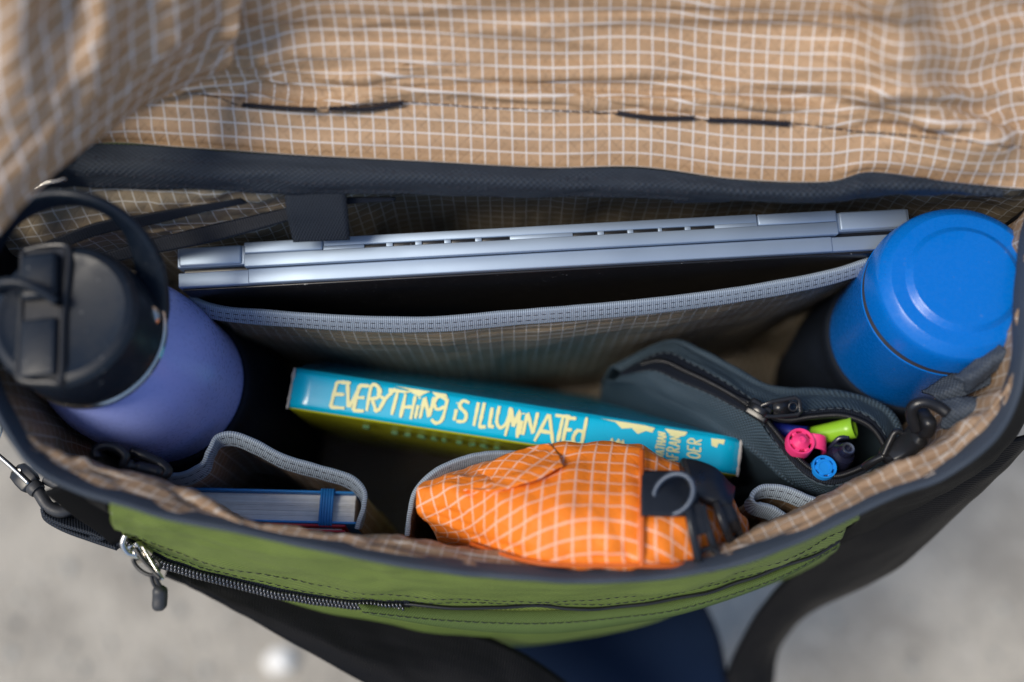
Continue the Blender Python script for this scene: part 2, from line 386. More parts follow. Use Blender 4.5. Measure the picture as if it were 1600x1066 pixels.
# zip: tape, teeth, stitches
zp = [p + Vector((0, -.0015, .001)) for p in curve(zip_edge, 400)]
nrm = Vector((0, -.8, .6))
def fr_at(path, i): 
    t = (path[min(i + 1, len(path) - 1)] - path[max(i - 1, 0)]).normalized(); s = t.cross(nrm).normalized(); return t, s
bm = bmesh.new(); tube(bm, zp[:162], rrect(.0042, .0005), ref=(0, -.6, -.8)); finish('zip_tape', bm, BLACK_TAPE, bag)
bm = bmesh.new()
zz = curve(zp[:158], 80)
for i in range(len(zz)):
    t, s = fr_at(zz, i); c = zz[i] + nrm * .0016
    for sg in (-1, 1):
        q = c + s * sg * .0011 + t * (.0004 * sg)
        tube(bm, [q - s * .0013 - t * .0003, q + nrm * .001, q + s * .0011 + t * .0003], circ(.00062, 5), ref=nrm)
tag(finish('zip_teeth', bm, ZIPM, bag), kind='stuff')
def stitches(name, path, m, parent, ln=.003, gap=.0008, r=.0002, lift=Vector((0, -.0009, .0009))):
    P = curve(path, 900); bm = bmesh.new(); tot = sum((b - a).length for a, b in zip(P, P[1:])); n = int(tot / (ln + gap))
    for i in range(n):
        a = int(i / n * 899); b = min(899, a + max(2, int(ln / (ln + gap) / n * 899)))
        mid = (a + b) // 2
        tube(bm, [P[a] + lift * .5, P[mid] + lift, P[b] + lift * .5], circ(r, 5), ref=(0, 0, 1))
    return tag(finish(name, bm, m, parent), kind='stuff')
tubeo('covered_zip', zp[156:] , .0008, ZIPB, bag, 120)
stitches('seam_stitching', [Vector(p) for p in G[30, 4:]], THREAD, bag)
stitches('seam_stitching', [Vector(p) for p in G[36, 4:]], THREAD, bag)
stitches('seam_stitching', [p + Vector((0, -.003, .003)) for p in [a * .6 + b * .4 for a, b in zip(wl, wb)]], THREAD, bag)
# right side panel, black
sp = [[(1345, 794, .006), (1381, 778, .009), (1475, 741, .012), (1552, 681, .016), (1592, 605, .019), (1606, 500, .022), (1640, 380, .024)],
      [(1328, 820, -.04), (1385, 800, -.04), (1490, 760, -.04), (1570, 700, -.04), (1615, 620, -.04), (1630, 520, -.04), (1660, 400, -.04)],
      [(1250, 870, -.14), (1340, 850, -.14), (1440, 800, -.14), (1520, 730, -.14), (1570, 650, -.14), (1590, 560, -.14), (1610, 460, -.14)],
      [(1200, 900, -.235), (1290, 880, -.235), (1390, 830, -.235), (1460, 760, -.235), (1510, 690, -.235), (1530, 600, -.235), (1560, 500, -.235)]]
sheet('side_panel', wrinkle(patch([L(r) for r in sp], 40, 80), .003, 5, 4, 9, lambda u, v: min(1, v * 5)), BLACK_CLOTH, bag, .0012)
sp = [[(-60, 545, .035), (0, 662, .029), (55, 733, .025), (120, 766, .022), (172, 786, .02)],
      [(-40, 560, -.02), (20, 675, -.02), (75, 738, -.015), (130, 772, -.008), (176, 796, .005)],
      [(100, 640, -.14), (150, 720, -.14), (200, 780, -.13), (240, 830, -.1), (262, 850, -.08)],
      [(200, 700, -.235), (240, 770, -.235), (280, 830, -.235), (310, 870, -.235), (330, 890, -.235)]]
sheet('side_panel', wrinkle(patch([L(r) for r in sp], 40, 60), .002, 5, 4, 10, lambda u, v: min(1, v * 5)), BLACK_CLOTH, bag, .0012)
# outer back panel
bk = [[Vector((x, rows[0][5].y + .032, z)) for x in np.linspace(rows[0][0].x + .008, rows[0][-1].x - .026, 9)] for z in (.02, -.08, -.235)]
sheet('back_panel', patch(bk, 20, 60), GREEN, bag, .0012)

# ---- flap
FL = [[(-40, 330, .035), (70, 262, .034), (150, 224, .034), (300, 231, .033), (480, 243, .032), (660, 252, .032), (850, 262, .031), (1000, 261, .031), (1150, 280, .031), (1290, 284, .031), (1360, 268, .033), (1480, 283, .033), (1600, 295, .034), (1720, 300, .036)],
      [(-40, 270, .050), (70, 205, .048), (170, 170, .047), (310, 150, .046), (480, 168, .044), (660, 166, .044), (850, 172, .043), (1000, 180, .043), (1150, 188, .043), (1290, 200, .044), (1420, 205, .049), (1540, 218, .053), (1610, 232, .046), (1720, 240, .052)],
      [(-40, 200, .075), (70, 140, .07), (190, 120, .066), (350, 108, .058), (490, 118, .054), (660, 112, .053), (850, 116, .052), (1000, 120, .052), (1150, 125, .052), (1290, 135, .056), (1425, 145, .068), (1520, 150, .059), (1620, 150, .057), (1720, 150, .064)],
      [(-40, 100, .10), (70, 60, .09), (200, 50, .084), (370, 45, .074), (500, 50, .066), (660, 48, .064), (850, 48, .063), (1000, 48, .063), (1150, 48, .064), (1290, 52, .069), (1400, 58, .082), (1490, 60, .074), (1620, 60, .070), (1720, 60, .078)],
      [(-40, -10, .12), (70, -10, .108), (200, -15, .10), (380, -20, .091), (500, -20, .081), (660, -20, .079), (850, -20, .078), (1000, -20, .078), (1150, -20, .080), (1290, -20, .086), (1385, -15, .099), (1470, -12, .087), (1620, -10, .084), (1720, -10, .092)],
      [(-40, -160, .15), (70, -160, .135), (200, -165, .13), (380, -170, .12), (500, -170, .118), (660, -170, .116), (850, -170, .115), (1000, -170, .115), (1150, -170, .116), (1290, -170, .12), (1380, -165, .124), (1480, -160, .118), (1620, -160, .116), (1720, -160, .118)],
      [(-40, -420, .17), (70, -420, .16), (200, -420, .155), (380, -420, .148), (500, -420, .145), (660, -420, .144), (850, -420, .143), (1000, -420, .143), (1150, -420, .144), (1290, -420, .146), (1380, -420, .148), (1480, -420, .146), (1620, -420, .144), (1720, -420, .145)]]
G = patch([L(r) for r in FL], 200, 320)
def fmask(u, v): return (.25 if v < .02 else 1) * (1.3 if .16 < v < .36 else .55)
G = wrinkle(G, .0040, 6, 9, 11, fmask)
G = wrinkle(G, .0012, 22, 16, 14, lambda u, v: math.exp(-((v - .2) / .08) ** 2))
G = wrinkle(G, .0016, 7, 9, -5, lambda u, v: .25 if v < .16 else (1.7 if v < .4 else .9))
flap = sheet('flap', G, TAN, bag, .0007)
def flapline(pts): return pts
# dark line seam and bar tacks, laid on the flap surface
def on_flap(px, py, lift=.0012):
    d = (A(px, py, 0) - cam_o.location).normalized()
    V = G.reshape(-1, 3) - np.array(cam_o.location); dn = np.array(d)
    proj = V @ dn; dist = np.linalg.norm(V - proj[:, None] * dn, axis=1)
    i = np.argsort(dist)[:4]; wgt = 1 / (dist[i] + 1e-5); p = (proj[i] * wgt).sum() / wgt.sum()
    return cam_o.location + d * (p - lift)
sl = [on_flap(x, y) for x, y in [(250, 152), (300, 146), (340, 152), (385, 166), (500, 168), (628, 160), (760, 168), (900, 174), (965, 177), (1090, 186), (1230, 192), (1320, 203), (1430, 212), (1560, 226), (1640, 236)]]
stitches('flap_seam', sl, THREAD, bag, ln=.0034, gap=.0006, r=.00022, lift=Vector((0, -.0003, .0003)))
for seg in ([(380, 164), (435, 168), (492, 171)], [(515, 170), (575, 170), (628, 161)], [(965, 176), (1020, 184), (1082, 184)], [(1108, 187), (1170, 189), (1230, 193)]):
    P = curve([on_flap(x, y, .0016) for x, y in seg], 24); bm = bmesh.new()
    tube(bm, P, circ(.0006, 8))
    for i, p in enumerate(P):
        a = random.uniform(.0009, .0014); tube(bm, [p + Vector((-.0005, -.0002, -a)), p + Vector((0, -.0013, .0006)), p + Vector((.0005, .0004, a))], circ(.00042, 5))
    finish('bar_tack', bm, THREAD, bag)
# left wing of the flap folded over, nearer the lens
WG = [[(-60, 420, .09), (0, 362, .088), (60, 292, .084), (110, 250, .08), (165, 208, .072), (240, 158, .064), (300, 132, .06), (345, 112, .061)],
      [(-60, 360, .096), (5, 310, .094), (70, 250, .09), (125, 212, .086), (180, 175, .08), (250, 130, .074), (310, 108, .07), (364, 92, .070)],
      [(-60, 270, .103), (20, 220, .102), (90, 178, .098), (145, 145, .095), (200, 115, .09), (262, 85, .085), (318, 68, .08), (368, 62, .078)],
      [(-60, 130, .117), (30, 100, .116), (105, 75, .108), (160, 55, .110), (215, 40, .102), (275, 25, .099), (330, 15, .094), (377, 8, .090)],
      [(-60, -40, .135), (35, -50, .136), (110, -60, .124), (170, -70, .128), (225, -75, .118), (285, -80, .118), (340, -85, .112), (386, -90, .108)],
      [(-60, -300, .165), (40, -300, .165), (115, -300, .155), (180, -300, .155), (235, -300, .145), (295, -300, .145), (350, -300, .14), (396, -300, .138)]]
GW = wrinkle(patch([L(r) for r in WG], 130, 130), .0032, 5, 5, 21, lambda u, v: .4 + .6 * min(1, v * 3))
sheet('flap_wing', GW, TAN, bag, .0007, rot=R(-14), us=.74)
# black band along the back rim
ba = [(-60, 330, .05), (60, 280, .047), (100, 250, .044), (150, 226, .0405), (300, 233, .0395), (480, 245, .0385), (660, 254, .0385), (850, 264, .0375), (1000, 263, .0375), (1150, 282, .0375), (1290, 286, .0375), (1360, 270, .0395), (1480, 285, .0395), (1560, 296, .040)]
bb = [(-60, 400, .03), (20, 330, .03), (80, 290, .03), (150, 292, .029), (300, 294, .029), (480, 300, .029), (660, 303, .029), (850, 306, .029), (1000, 307, .029), (1150, 310, .029), (1290, 312, .029), (1360, 306, .030), (1480, 299, .032), (1560, 302, .034)]
ra, rb = L(ba), L(bb)
mid = [a * .5 + b * .5 + Vector((0, -.003, .003)) for a, b in zip(ra, rb)]
GB = wrinkle(patch([ra, mid, rb], 24, 260), .0012, 18, 2, 31)
sheet('back_band', GB, weave('band_webbing', (.036, .047, .066), .0016, .0026, lo=.35, rough=.55, strength=.8), bag, .002, rot=R(90))
for k in (6, 15, 21): stitches('band_stitching', [Vector(p) for p in GB[k, 10:-4]], THREAD, bag, r=.0003)
# diagonal black tape and webbing loops on the back wall
ta = L([(150, 392, .006), (240, 366, .008), (330, 344, .0105), (430, 322, .014), (520, 303, .018), (620, 300, .02)])
tb = L([(160, 402, .004), (250, 384, .005), (340, 366, .008), (440, 338, .012), (530, 310, .016), (620, 302, .019)])
sheet('back_tape', np.array(patch([[p + Vector((0, -.004, .003)) for p in ta], [p + Vector((0, -.005, .003)) for p in tb]], 8, 60)), BLACK_TAPE, bag, .0012)
ta = L([(60, 380, .012), (150, 345, .016), (230, 330, .018), (300, 318, .02), (380, 306, .022)]); tb = L([(70, 398, .01), (160, 362, .012), (240, 346, .014), (310, 330, .018), (390, 312, .02)])
sheet('back_tape', np.array(patch([[p + Vector((0, -.003, .003)) for p in ta], [p + Vector((0, -.003, .003)) for p in tb]], 8, 60)), BLACK_TAPE, bag, .0012)
lo = patch([L([(445, 290, .030), (540, 292, .030)]), L([(448, 326, .0225), (543, 324, .0225)]), L([(453, 350, .016), (545, 350, .016)]), L([(459, 374, .010), (547, 370, .010)])], 30, 12)
sheet('webbing_loop', lo + np.array([0, -.001, .0]), BLACK_WEB, bag, .0016)
lo = patch([L([(1050, 305, .028), (1142, 306, .028)]), L([(1051, 320, .022), (1142, 320, .022)]), L([(1054, 335, .012), (1142, 333, .012)])], 20, 12)
sheet('webbing_loop', lo + np.array([0, .006, .0]), BLACK_WEB, bag, .0016)
# small metal glints of a buckle at the back left corner
tubeo('corner_buckle', L([(48, 304, .046), (60, 296, .047), (75, 286, .048), (90, 283, .048), (103, 279, .048)]), .0007, STEEL, bag, 20)

# ---- laptop sleeve divider with grey binding
dv = [(296, 468, -.024), (340, 484, -.024), (420, 492, -.024), (560, 501, -.024), (680, 502, -.024), (800, 492, -.024), (950, 480, -.024), (1080, 466, -.024), (1200, 448, -.023), (1300, 428, -.022), (1378, 403, -.02)]
top = L(dv)
rows = [top]
for z, dy_, k in ((-.045, -.002, 1), (-.08, .003, 1), (-.14, .013, .97), (-.228, .026, .94)): rows.append([Vector((p.x * k, p.y + dy_ + .01 * (abs(p.x) / .2) ** 2, z)) for p in top])
G = wrinkle(patch(rows, 80, 200), .0012, 12, 3, 41, lambda u, v: min(1, .15 + v * 4))
G = wrinkle(G, .0009, 3, 42, 42, lambda u, v: min(1, v * 6) * (1 - v))
div = sheet('laptop_divider', G, LINING_SHADE, bag)
def binding(name, path, parent, ref, wdt=.0035, thk=.0011, n=160, rows_=(.35, -.35), m=GREY_TAPE):
    P = curve(path, n); bm = bmesh.new(); tube(bm, P, rrect(wdt, thk), ref=ref, scale=[1 + .07 * noise.noise(Vector((i * .11, 7, 2))) for i in range(n)])
    o = finish(name, bm, m, parent)
    fr = frames(P, ref)
    for k in rows_:
        nn = [f[2] for f in fr]; s = 1 if sum(q.y * -1 + q.z for q in nn) > 0 else -1
        stitches('binding_stitching', [p + f[1] * wdt * k + f[2] * s * thk * .75 for p, f in zip(P, fr)], THREAD, o, ln=.0022, gap=.0014, r=.00022, lift=nn[0] * s * .0003)
    return o
binding('divider_binding', [p + Vector((0, -.0008, -.0015)) for p in top], bag, (0, .45, .88), .0041, .0012, 200)

# ---- pockets on the front wall
def pocket(path, zb, name, ref=(.15, .45, .85), wdt=.0042, shift=(0, 0), seed=0):
    P = curve(L(path), 120)
    rows = [P] + [[p + Vector((shift[0] * k + .004 * math.sin(i * .13 + seed) * k, shift[1] * k, z)) for i, p in enumerate(P)] for k, z in ((.3, zb * .3), (.6, zb * .6), (1, zb))]
    G = wrinkle(patch(rows, 50, 160), .0018, 8, 8, 50 + seed, lambda u, v: min(1, v * 3))
    s = sheet(name, G, LINING, bag)
    binding('pocket_binding', P, bag, ref, wdt, .0011, 140, (-.5, .45))
pocket([(250, 752, -.048), (290, 748, -.046), (318, 732, -.044), (330, 708, -.042), (342, 690, -.042), (366, 686, -.042), (400, 699, -.044), (445, 722, -.048), (500, 738, -.052), (545, 752, -.055), (566, 772, -.057), (568, 796, -.058), (560, 826, -.06)], -.16, 'front_pocket', seed=1)
pocket([(636, 838, -.055), (640, 806, -.054), (650, 774, -.053), (678, 745, -.052), (715, 727, -.053), (762, 716, -.055), (830, 716, -.06)], -.16, 'front_pocket', seed=3)
pocket([(1300, 800, -.045), (1262, 786, -.045), (1225, 771, -.045), (1192, 768, -.045), (1174, 779, -.045), (1178, 793, -.046), (1205, 802, -.047), (1228, 818, -.048)], -.16, 'front_pocket', seed=5)

# ---- bottle sleeves (black stretch cloth pockets)
def axis_pts(T, B): d = (B - T).normalized(); return d
PT, PB = A(95, 490, .045), A(262, 604, -.062)
BT, BB = A(1508, 434, .014), A(1412, 527, -.07)
def sleeve(name, T, B, r, z0, ln, k=48):
    ax = (B - T).normalized(); C0 = B
    bm = bmesh.new()
    prof = [(r - .0012, -.001), (r + .0008, -.003), (r + .0022, -.001), (r + .0026, .004), (r + .0022, .010), (r + .003, .014), (r + .006, .03), (r + .009, .06), (r + .008, .10), (r + .004, ln)]
    lathe(bm, prof, C0, ax, k)
    for v in bm.verts:
        d = (v.co - C0).dot(ax)
        if d > .012: v.co += Vector((noise.noise(v.co * 55), noise.noise(v.co * 55 + Vector((9, 0, 0))), 0)) * .004
    return finish(name, bm, BLACK_TAPE if False else weave('sleeve_cloth', (.008, .012, .021), .0009, .0009, lo=.6, rough=.7), bag)
sleeve('bottle_sleeve', PT, PB, .0372, 0, .15)
sleeve('bottle_sleeve', BT, BB, .0358, 0, .145)

# ---- shoulder strap, hanging outside
sa = L([(262, 884, -.10), (330, 893, -.108), (420, 908, -.115), (560, 944, -.125), (700, 974, -.135), (800, 1012, -.145), (885, 1066, -.155), (960, 1130, -.165)])
sb = L([(262, 888, -.10), (330, 930, -.108), (420, 982, -.115), (560, 1062, -.125), (660, 1110, -.135), (760, 1150, -.145), (860, 1200, -.155), (950, 1250, -.165)])
stp = patch([sa, [a * .5 + b * .5 + Vector((0, -.004, .002)) for a, b in zip(sa, sb)], sb], 16, 120)
sheet('shoulder_strap', wrinkle(stp, .0012, 6, 2, 61), STRAP, bag, .002)
sa = L([(1500, 690, -.03), (1430, 745, -.05), (1330, 830, -.09), (1245, 890, -.14), (1185, 955, -.19), (1148, 1020, -.23), (1126, 1080, -.26), (1100, 1180, -.3)])
sb = L([(1640, 660, -.03), (1560, 738, -.05), (1480, 815, -.09), (1390, 893, -.14), (1280, 950, -.19), (1222, 1000, -.23), (1205, 1080, -.26), (1190, 1180, -.3)])
stp = patch([sa, [a * .5 + b * .5 + Vector((.002, -.004, .002)) for a, b in zip(sa, sb)], sb], 16, 120)
sheet('shoulder_strap', wrinkle(stp, .0015, 6, 2, 62), STRAP, bag, .002)

# ---- left hardware: wire gate, swivel, woven loop; zip slider and pull
tubeo('wire_gate', L([(-30, 690, -.04), (0, 714, -.04), (22, 733, -.04), (46, 756, -.04)]), .0011, STEEL, bag, 20)
tubeo('wire_gate', L([(-40, 640, -.03), (-12, 650, -.03), (1, 665, -.035), (-6, 690, -.04)]), .0011, STEEL, bag, 20)
c = A(37, 745, -.042); X = (A(70, 778, -.042) - c).normalized(); Z = Vector((0, -.2, .98)); Y = Z.cross(X).normalized(); Z = X.cross(Y)
bm = bmesh.new()
tube(bm, [c - X * .0055, c - X * .004, c, c + X * .004, c + X * .006], rrect(.0016, .0048), ref=Z, scale=[.5, .9, 1, 1, .85])
sw = finish('swivel_buckle', bm, BPLAST, bag)
lathe_o = latheo('swivel_pin', [(0, .0022), (.0008, .0022), (.0009, .0016), (.0009, 0)], c - X * .0025 + Y * .001, Z, STEEL, sw, 16)
latheo('swivel_collar', [(.0033, 0), (.0036, .001), (.0036, .0028), (.0033, .0038), (0, .0038)], c + X * .006, X, RUBBER, bag, 24)
tubeo('swivel_loop', L([(54, 758, -.042), (64, 775, -.043), (76, 792, -.044), (95, 800, -.045), (112, 794, -.046), (118, 782, -.045), (108, 770, -.044), (90, 757, -.044), (72, 748, -.044)]), circ(.0027, 12), RUBBER, bag, 50)
for pts in ([(110, 770, -.046), (130, 790, -.047), (152, 806, -.048), (176, 822, -.049), (170, 834, -.05), (150, 832, -.05)],
            [(78, 786, -.047), (82, 800, -.048), (110, 814, -.049), (150, 826, -.05), (172, 836, -.05)],
            [(78, 792, -.048), (84, 806, -.049), (112, 822, -.05), (150, 836, -.051), (192, 850, -.052)]):
    P = curve(L(pts), 50); bm = bmesh.new(); tube(bm, P, rrect(.006, .0009), ref=(.1, .5, -.85)); finish('side_webbing', bm, BLACK_WEB, bag)
P = curve(L([(100, 758, .0), (140, 790, -.02), (175, 815, -.035), (200, 838, -.045)]), 20); bm = bmesh.new(); tube(bm, P, rrect(.008, .0009), ref=(.6, .3, .2)); finish('side_webbing', bm, BLACK_CLOTH, bag)
# zip end stop
for a, b in (((176, 800, -.004), (183, 806, -.008)), ((180, 806, -.009), (188, 812, -.012))): tubeo('zip_stop', L([a, b]), .0012, STEEL, bag, 4)
# slider
sc_ = A(216, 852, -.034); X = (A(240, 872, -.045) - A(196, 838, -.028)).normalized(); Z = Vector((0, -.72, .69)); Y = Z.cross(X).normalized(); Z = X.cross(Y)
sl_ = boxo('zip_slider', sc_, X, Y, Z, (-.0035, -.0036, .0005), (.0062, .0036, .0032), STEEL, bag, .0012, 3)
tubeo('slider_bridge', [sc_ + X * -.003 + Z * .003, sc_ + X * -.002 + Z * .006, sc_ + X * .003 + Z * .0062, sc_ + X * .0055 + Z * .003], rrect(.0014, .0007), STEEL, sl_, 16, ref=Y)
tubeo('slider_ring', L([(196, 836, -.026), (192, 850, -.027), (200, 864, -.029), (212, 866, -.03), (218, 858, -.03), (212, 848, -.029)]), .0012, STEEL, sl_, 40)
tubeo('pull_bar', L([(212, 856, -.028), (222, 872, -.029), (234, 886, -.03), (252, 905, -.031)]), rrect(.0016, .0007), BPLAST, sl_, 24, ref=(0, 0, 1))
tubeo('pull_bar', L([(222, 853, -.028), (232, 870, -.029), (244, 890, -.03), (255, 906, -.031)]), .0007, STEEL, sl_, 20)
for pts in ([(214, 868, -.031), (208, 874, -.031), (216, 888, -.032), (232, 898, -.032), (246, 896, -.032), (248, 880, -.031), (238, 872, -.031)],
            [(236, 900, -.032), (240, 912, -.033), (247, 922, -.034), (249, 930, -.034)], [(242, 898, -.032), (246, 908, -.033), (251, 918, -.034), (253, 930, -.034)]):
    tubeo('pull_cord', L(pts), .0008, BPLAST, sl_, 40)
tubeo('pull_end', L([(251, 916, -.0335), (250, 920, -.034), (250, 934, -.036), (249, 948, -.037), (249, 953, -.0375)]), rrect(.0029, .0029, .002), RUBBER, sl_, 12, scale=[.55] + [.85] + [1] * 8 + [.9, .6], ref=(1, 0, 0))

# ---- inner hooks left and right
def clip(path_ring, path_body, m=BPLAST, r1=.002, r2=.0045):
    o = tubeo('key_clip', L(path_body), rrect(r2, r2 * .55, r2 * .4), m, bag, 24, scale=[.75] + [.95] + [1] * 5 + [.72] * 2 + [1] * 13 + [.8, .6])
    tubeo('clip_hook', L(path_ring), r1, m, o, 40)
clip([(152, 716, -.01), (150, 704, -.01), (164, 697, -.01), (182, 700, -.011), (196, 712, -.012), (192, 726, -.013)], [(186, 726, -.016), (210, 730, -.018), (236, 736, -.02), (258, 742, -.02)])
tubeo('clip_hook', L([(205, 706, -.018), (225, 712, -.018), (250, 724, -.02), (262, 738, -.02), (240, 748, -.02), (215, 742, -.02)]), .0022, BPLAST, bag, 40)
clip([(1432, 672, -.012), (1424, 650, -.008), (1428, 634, -.004), (1446, 629, -.002), (1466, 636, -.002), (1480, 646, -.002)], [(1448, 648, -.008), (1444, 664, -.013), (1430, 684, -.02), (1412, 700, -.026), (1390, 712, -.03), (1382, 718, -.03)], r1=.0024, r2=.0054)
tubeo('clip_hook', L([(1380, 712, -.028), (1390, 690, -.026), (1398, 676, -.024), (1408, 676, -.024), (1412, 690, -.026)]), .0014, BPLAST, bag, 30)
tubeo('clip_cord', L([(1382, 712, -.03), (1362, 722, -.034), (1350, 730, -.038)]), .0018, BPLAST, bag, 16)
for a, b in (([(1462, 628, -.004), (1500, 622, -.003), (1530, 622, .0)], [(1470, 668, -.01), (1500, 668, -.006), (1530, 652, -.002)]),
             ([(1490, 590, .004), (1530, 560, .006), (1562, 540, .01)], [(1508, 612, .0), (1540, 592, .004), (1568, 566, .008)]),
             ([(1440, 612, -.02), (1478, 590, -.012), (1530, 556, .0)], [(1466, 634, -.016), (1500, 622, -.008), (1548, 600, .0)])):
    sheet('corner_webbing', wrinkle(patch([L(a), [(p + q) / 2 + Vector((0, 0, .004)) for p, q in zip(L(a), L(b))], L(b)], 14, 40),   .0009, 3, 2, 71), BIND, bag, .0014)

# ------------------------------------------------------------------ laptop
LA, LB = A(277, 420, -.004), A(1423, 357, -.006)
lap = thing('laptop', 'closed silver laptop standing hinge side up in the sleeve behind the grid divider', 'laptop', (LA + LB) / 2 - Vector((0, 0, .225)))
W = (LB - LA).length; X = (LB - LA).normalized(); Y = Vector((0, 0.955, .18)); Y = (Y - X * Y.dot(X)).normalized(); Z = X.cross(Y).normalized()
px = lambda p: (p - 277) / (1423 - 277) * W
O = LA
boxo('screen_lid', O, X, Y, Z, (0, -.0082, -.222), (W, -.0018, -.0010), SILVER, lap, .0005, 2)
boxo('lid_face', O, X, Y, Z, (.0012, -.0094, -.221), (W - .0012, -.0083, -.0035), LIDBLK, lap, .0004)
boxo('base', O, X, Y, Z, (0, .0002, -.222), (W, .0088, .0), SILVER, lap, .0005, 2)
x0, x1 = px(381), px(1306)
boxo('hinge_gap', O, X, Y, Z, (.002, -.0018, -.02), (W - .002, .0002, -.0035), LIDBLK, lap, .0002)
boxo('hinge_cover', O, X, Y, Z, (x0, -.0012, -.006), (x1, .0044, .0018), SILVER, lap, .0004)
boxo('hinge_cover', O, X, Y, Z, (x0, .0045, -.006), (px(502), .0097, .0019), SILVER, lap, .0007)
boxo('hinge_cover', O, X, Y, Z, (px(1181), .0045, -.006), (x1, .0097, .0019), SILVER, lap, .0007)
boxo('vent_rail', O, X, Y, Z, (px(503), .0060, -.004), (px(1180), .0100, .0013), SILVER, lap, .0005)
sl_px = [(566, 600), (610, 645), (655, 690), (700, 738), (748, 792), (890, 929), (939, 976), (985, 1024), (1030, 1066), (1075, 1113)]
edges = [503] + [e for s in sl_px for e in s] + [1180]
for a, b in zip(edges[::2], edges[1::2]): boxo('vent_bar', O, X, Y, Z, (px(a), .0044, -.004), (px(b), .0061, .0013), SILVER, lap, .0001)
for a, b in sl_px: boxo('vent_slot', O, X, Y, Z, (px(a), .0045, -.004), (px(b), .0059, .0005), LIDBLK, lap, .0001)
boxo('lid_rail', O, X, Y, Z, (x0 + .001, -.0083, -.004), (px(1297), -.0016, -.0003), SILVER, lap, .0006, 2)
for p in (278, 1303):
    a, b = (.0008, x0 - .0012) if p < 800 else (x1 + .0012, W - .0008)
    boxo('corner_cap', O, X, Y, Z, (a, .0005, -.004), (b, .0090, .0009), SILVER, lap, .0011, 3)

# ------------------------------------------------------------------ purple bottle
ax = (PB - PT).normalized(); up = -ax
pb = thing('purple_bottle', 'purple metal bottle with black straw lid and carry loop', 'bottle', PT + ax * .255)
bot = PT
def prof_down(p): return [(r, -h) for r, h in p]
pbody = latheo('bottle_body', prof_down([(.0255, .026), (.0275, .030), (.0302, .038), (.0335, .048), (.0358, .060), (.0363, .066), (.0366, .072)] + [(.0366, h / 1000) for h in range(75, 126, 2)] + [(.0366, .24), (.034, .25), (0, .251)]), bot, up, PURPLE, pb, 96)
dc = A(300, 612, -.03) - off(pb); axl = ax
for v in pbody.data.vertices:                      # a dent in the side
    d = v.co - dc; al = d.dot(axl); la = (d - axl * al).length
    v.co += Vector((-.55, .45, 0)) * .0035 * math.exp(-(al / .012) ** 2 - (la / .010) ** 2)
latheo('neck_ring', prof_down([(.0292, .0242), (.0300, .0250), (.0300, .0268), (.0290, .0276), (.025, .0278)]), bot, up, STEEL, pb, 96)
lid = latheo('lid', prof_down([(0, .0010), (.0205, .0010), (.0222, .0004), (.0238, 0), (.0262, .0008), (.0278, .0028), (.0284, .006), (.0292, .0225), (.0288, .0240), (.026, .0242)]), bot, up, BPLAST2, pb, 96)
# frame on the lid
xx = (A(150, 485, .045) - A(60, 497, .045)); xx = (xx - up * xx.dot(up)).normalized(); yy = up.cross(xx).normalized()
def lidp(px_, py_, h=0):
    d = (A(px_, py_, 0) - cam_o.location).normalized(); t_ = (bot - cam_o.location).dot(up) / d.dot(up); return cam_o.location + d * t_ + up * h
def lidpoly(pts, h): return [lidp(x, y, h) for x, y in pts]
tubeo('straw_well', lidpoly([(36, 392), (70, 384), (104, 384), (108, 400), (100, 480), (98, 500), (94, 592), (80, 597), (32, 592), (30, 560), (34, 480), (36, 400), (36, 392)], -.0004), circ(.0016, 8), BPLAST, lid, 80)
bm = bmesh.new(); q = [bm.verts.new(p) for p in lidpoly([(38, 394), (102, 388), (92, 592), (34, 590)], -.0004)]; bm.faces.new(q)
q2 = [bm.verts.new(p) for p in lidpoly([(38, 394), (102, 388), (92, 592), (34, 590)], .0004)]; bm.faces.new(q2)
for i in range(4): bm.faces.new((q[i], q[(i + 1) % 4], q2[(i + 1) % 4], q2[i]))
finish('well_floor', bm, BPLAST, lid, smooth=False)
c0 = lidp(68, 400, .0006); c1 = lidp(66, 470, .0006); XX = (c1 - c0).normalized(); YY = up.cross(XX).normalized()
boxo('straw_spout', c0, XX, YY, up, (0, -.0068, -.001), ((c1 - c0).length, .0068, .0035), BPLAST2, lid, .0018, 3)
c0 = lidp(64, 500, .0004); c1 = lidp(60, 590, .0004)
boxo('straw_base', c0, XX, YY, up, (0, -.0066, -.001), ((c1 - c0).length, .0066, .002), BPLAST2, lid, .0012, 3)
tubeo('finger_tab', [lidp(8, 462, .006), lidp(28, 456, .008), lidp(55, 456, .008), lidp(78, 464, .006), lidp(95, 476, .003)], rrect(.0035, .0016), BPLAST2, lid, 24, ref=up)
# carry loop
hp = L([(237, 508, .017), (241, 480, .022), (238, 440, .030), (228, 398, .038), (206, 358, .045), (172, 328, .05), (128, 311, .053), (80, 310, .053), (35, 326, .052), (0, 352, .05), (-30, 400, .045), (-45, 460, .04)])
P = curve(hp, 90); bm = bmesh.new()
tube(bm, P, rrect(.0016, .0058), ref= tuple((A(95, 490, .045) - A(120, 320, .05)).normalized()))
finish('carry_loop', bm, BPLAST2, pb)
latheo('loop_rivet', [(.0055, -.004), (.0058, 0), (.0052, .0022), (.003, .003), (0, .003)], A(236, 505, .0185), (A(238, 505, .018) - A(136, 520, .02)).normalized() + up * .2, BPLAST2, pb, 32)
latheo('rivet_cap', [(.0042, 0), (.0040, .0012), (.0028, .002), (0, .0022)], A(233, 494, .0295), Vector((.5, -.35, .8)), STEEL, pb, 32)

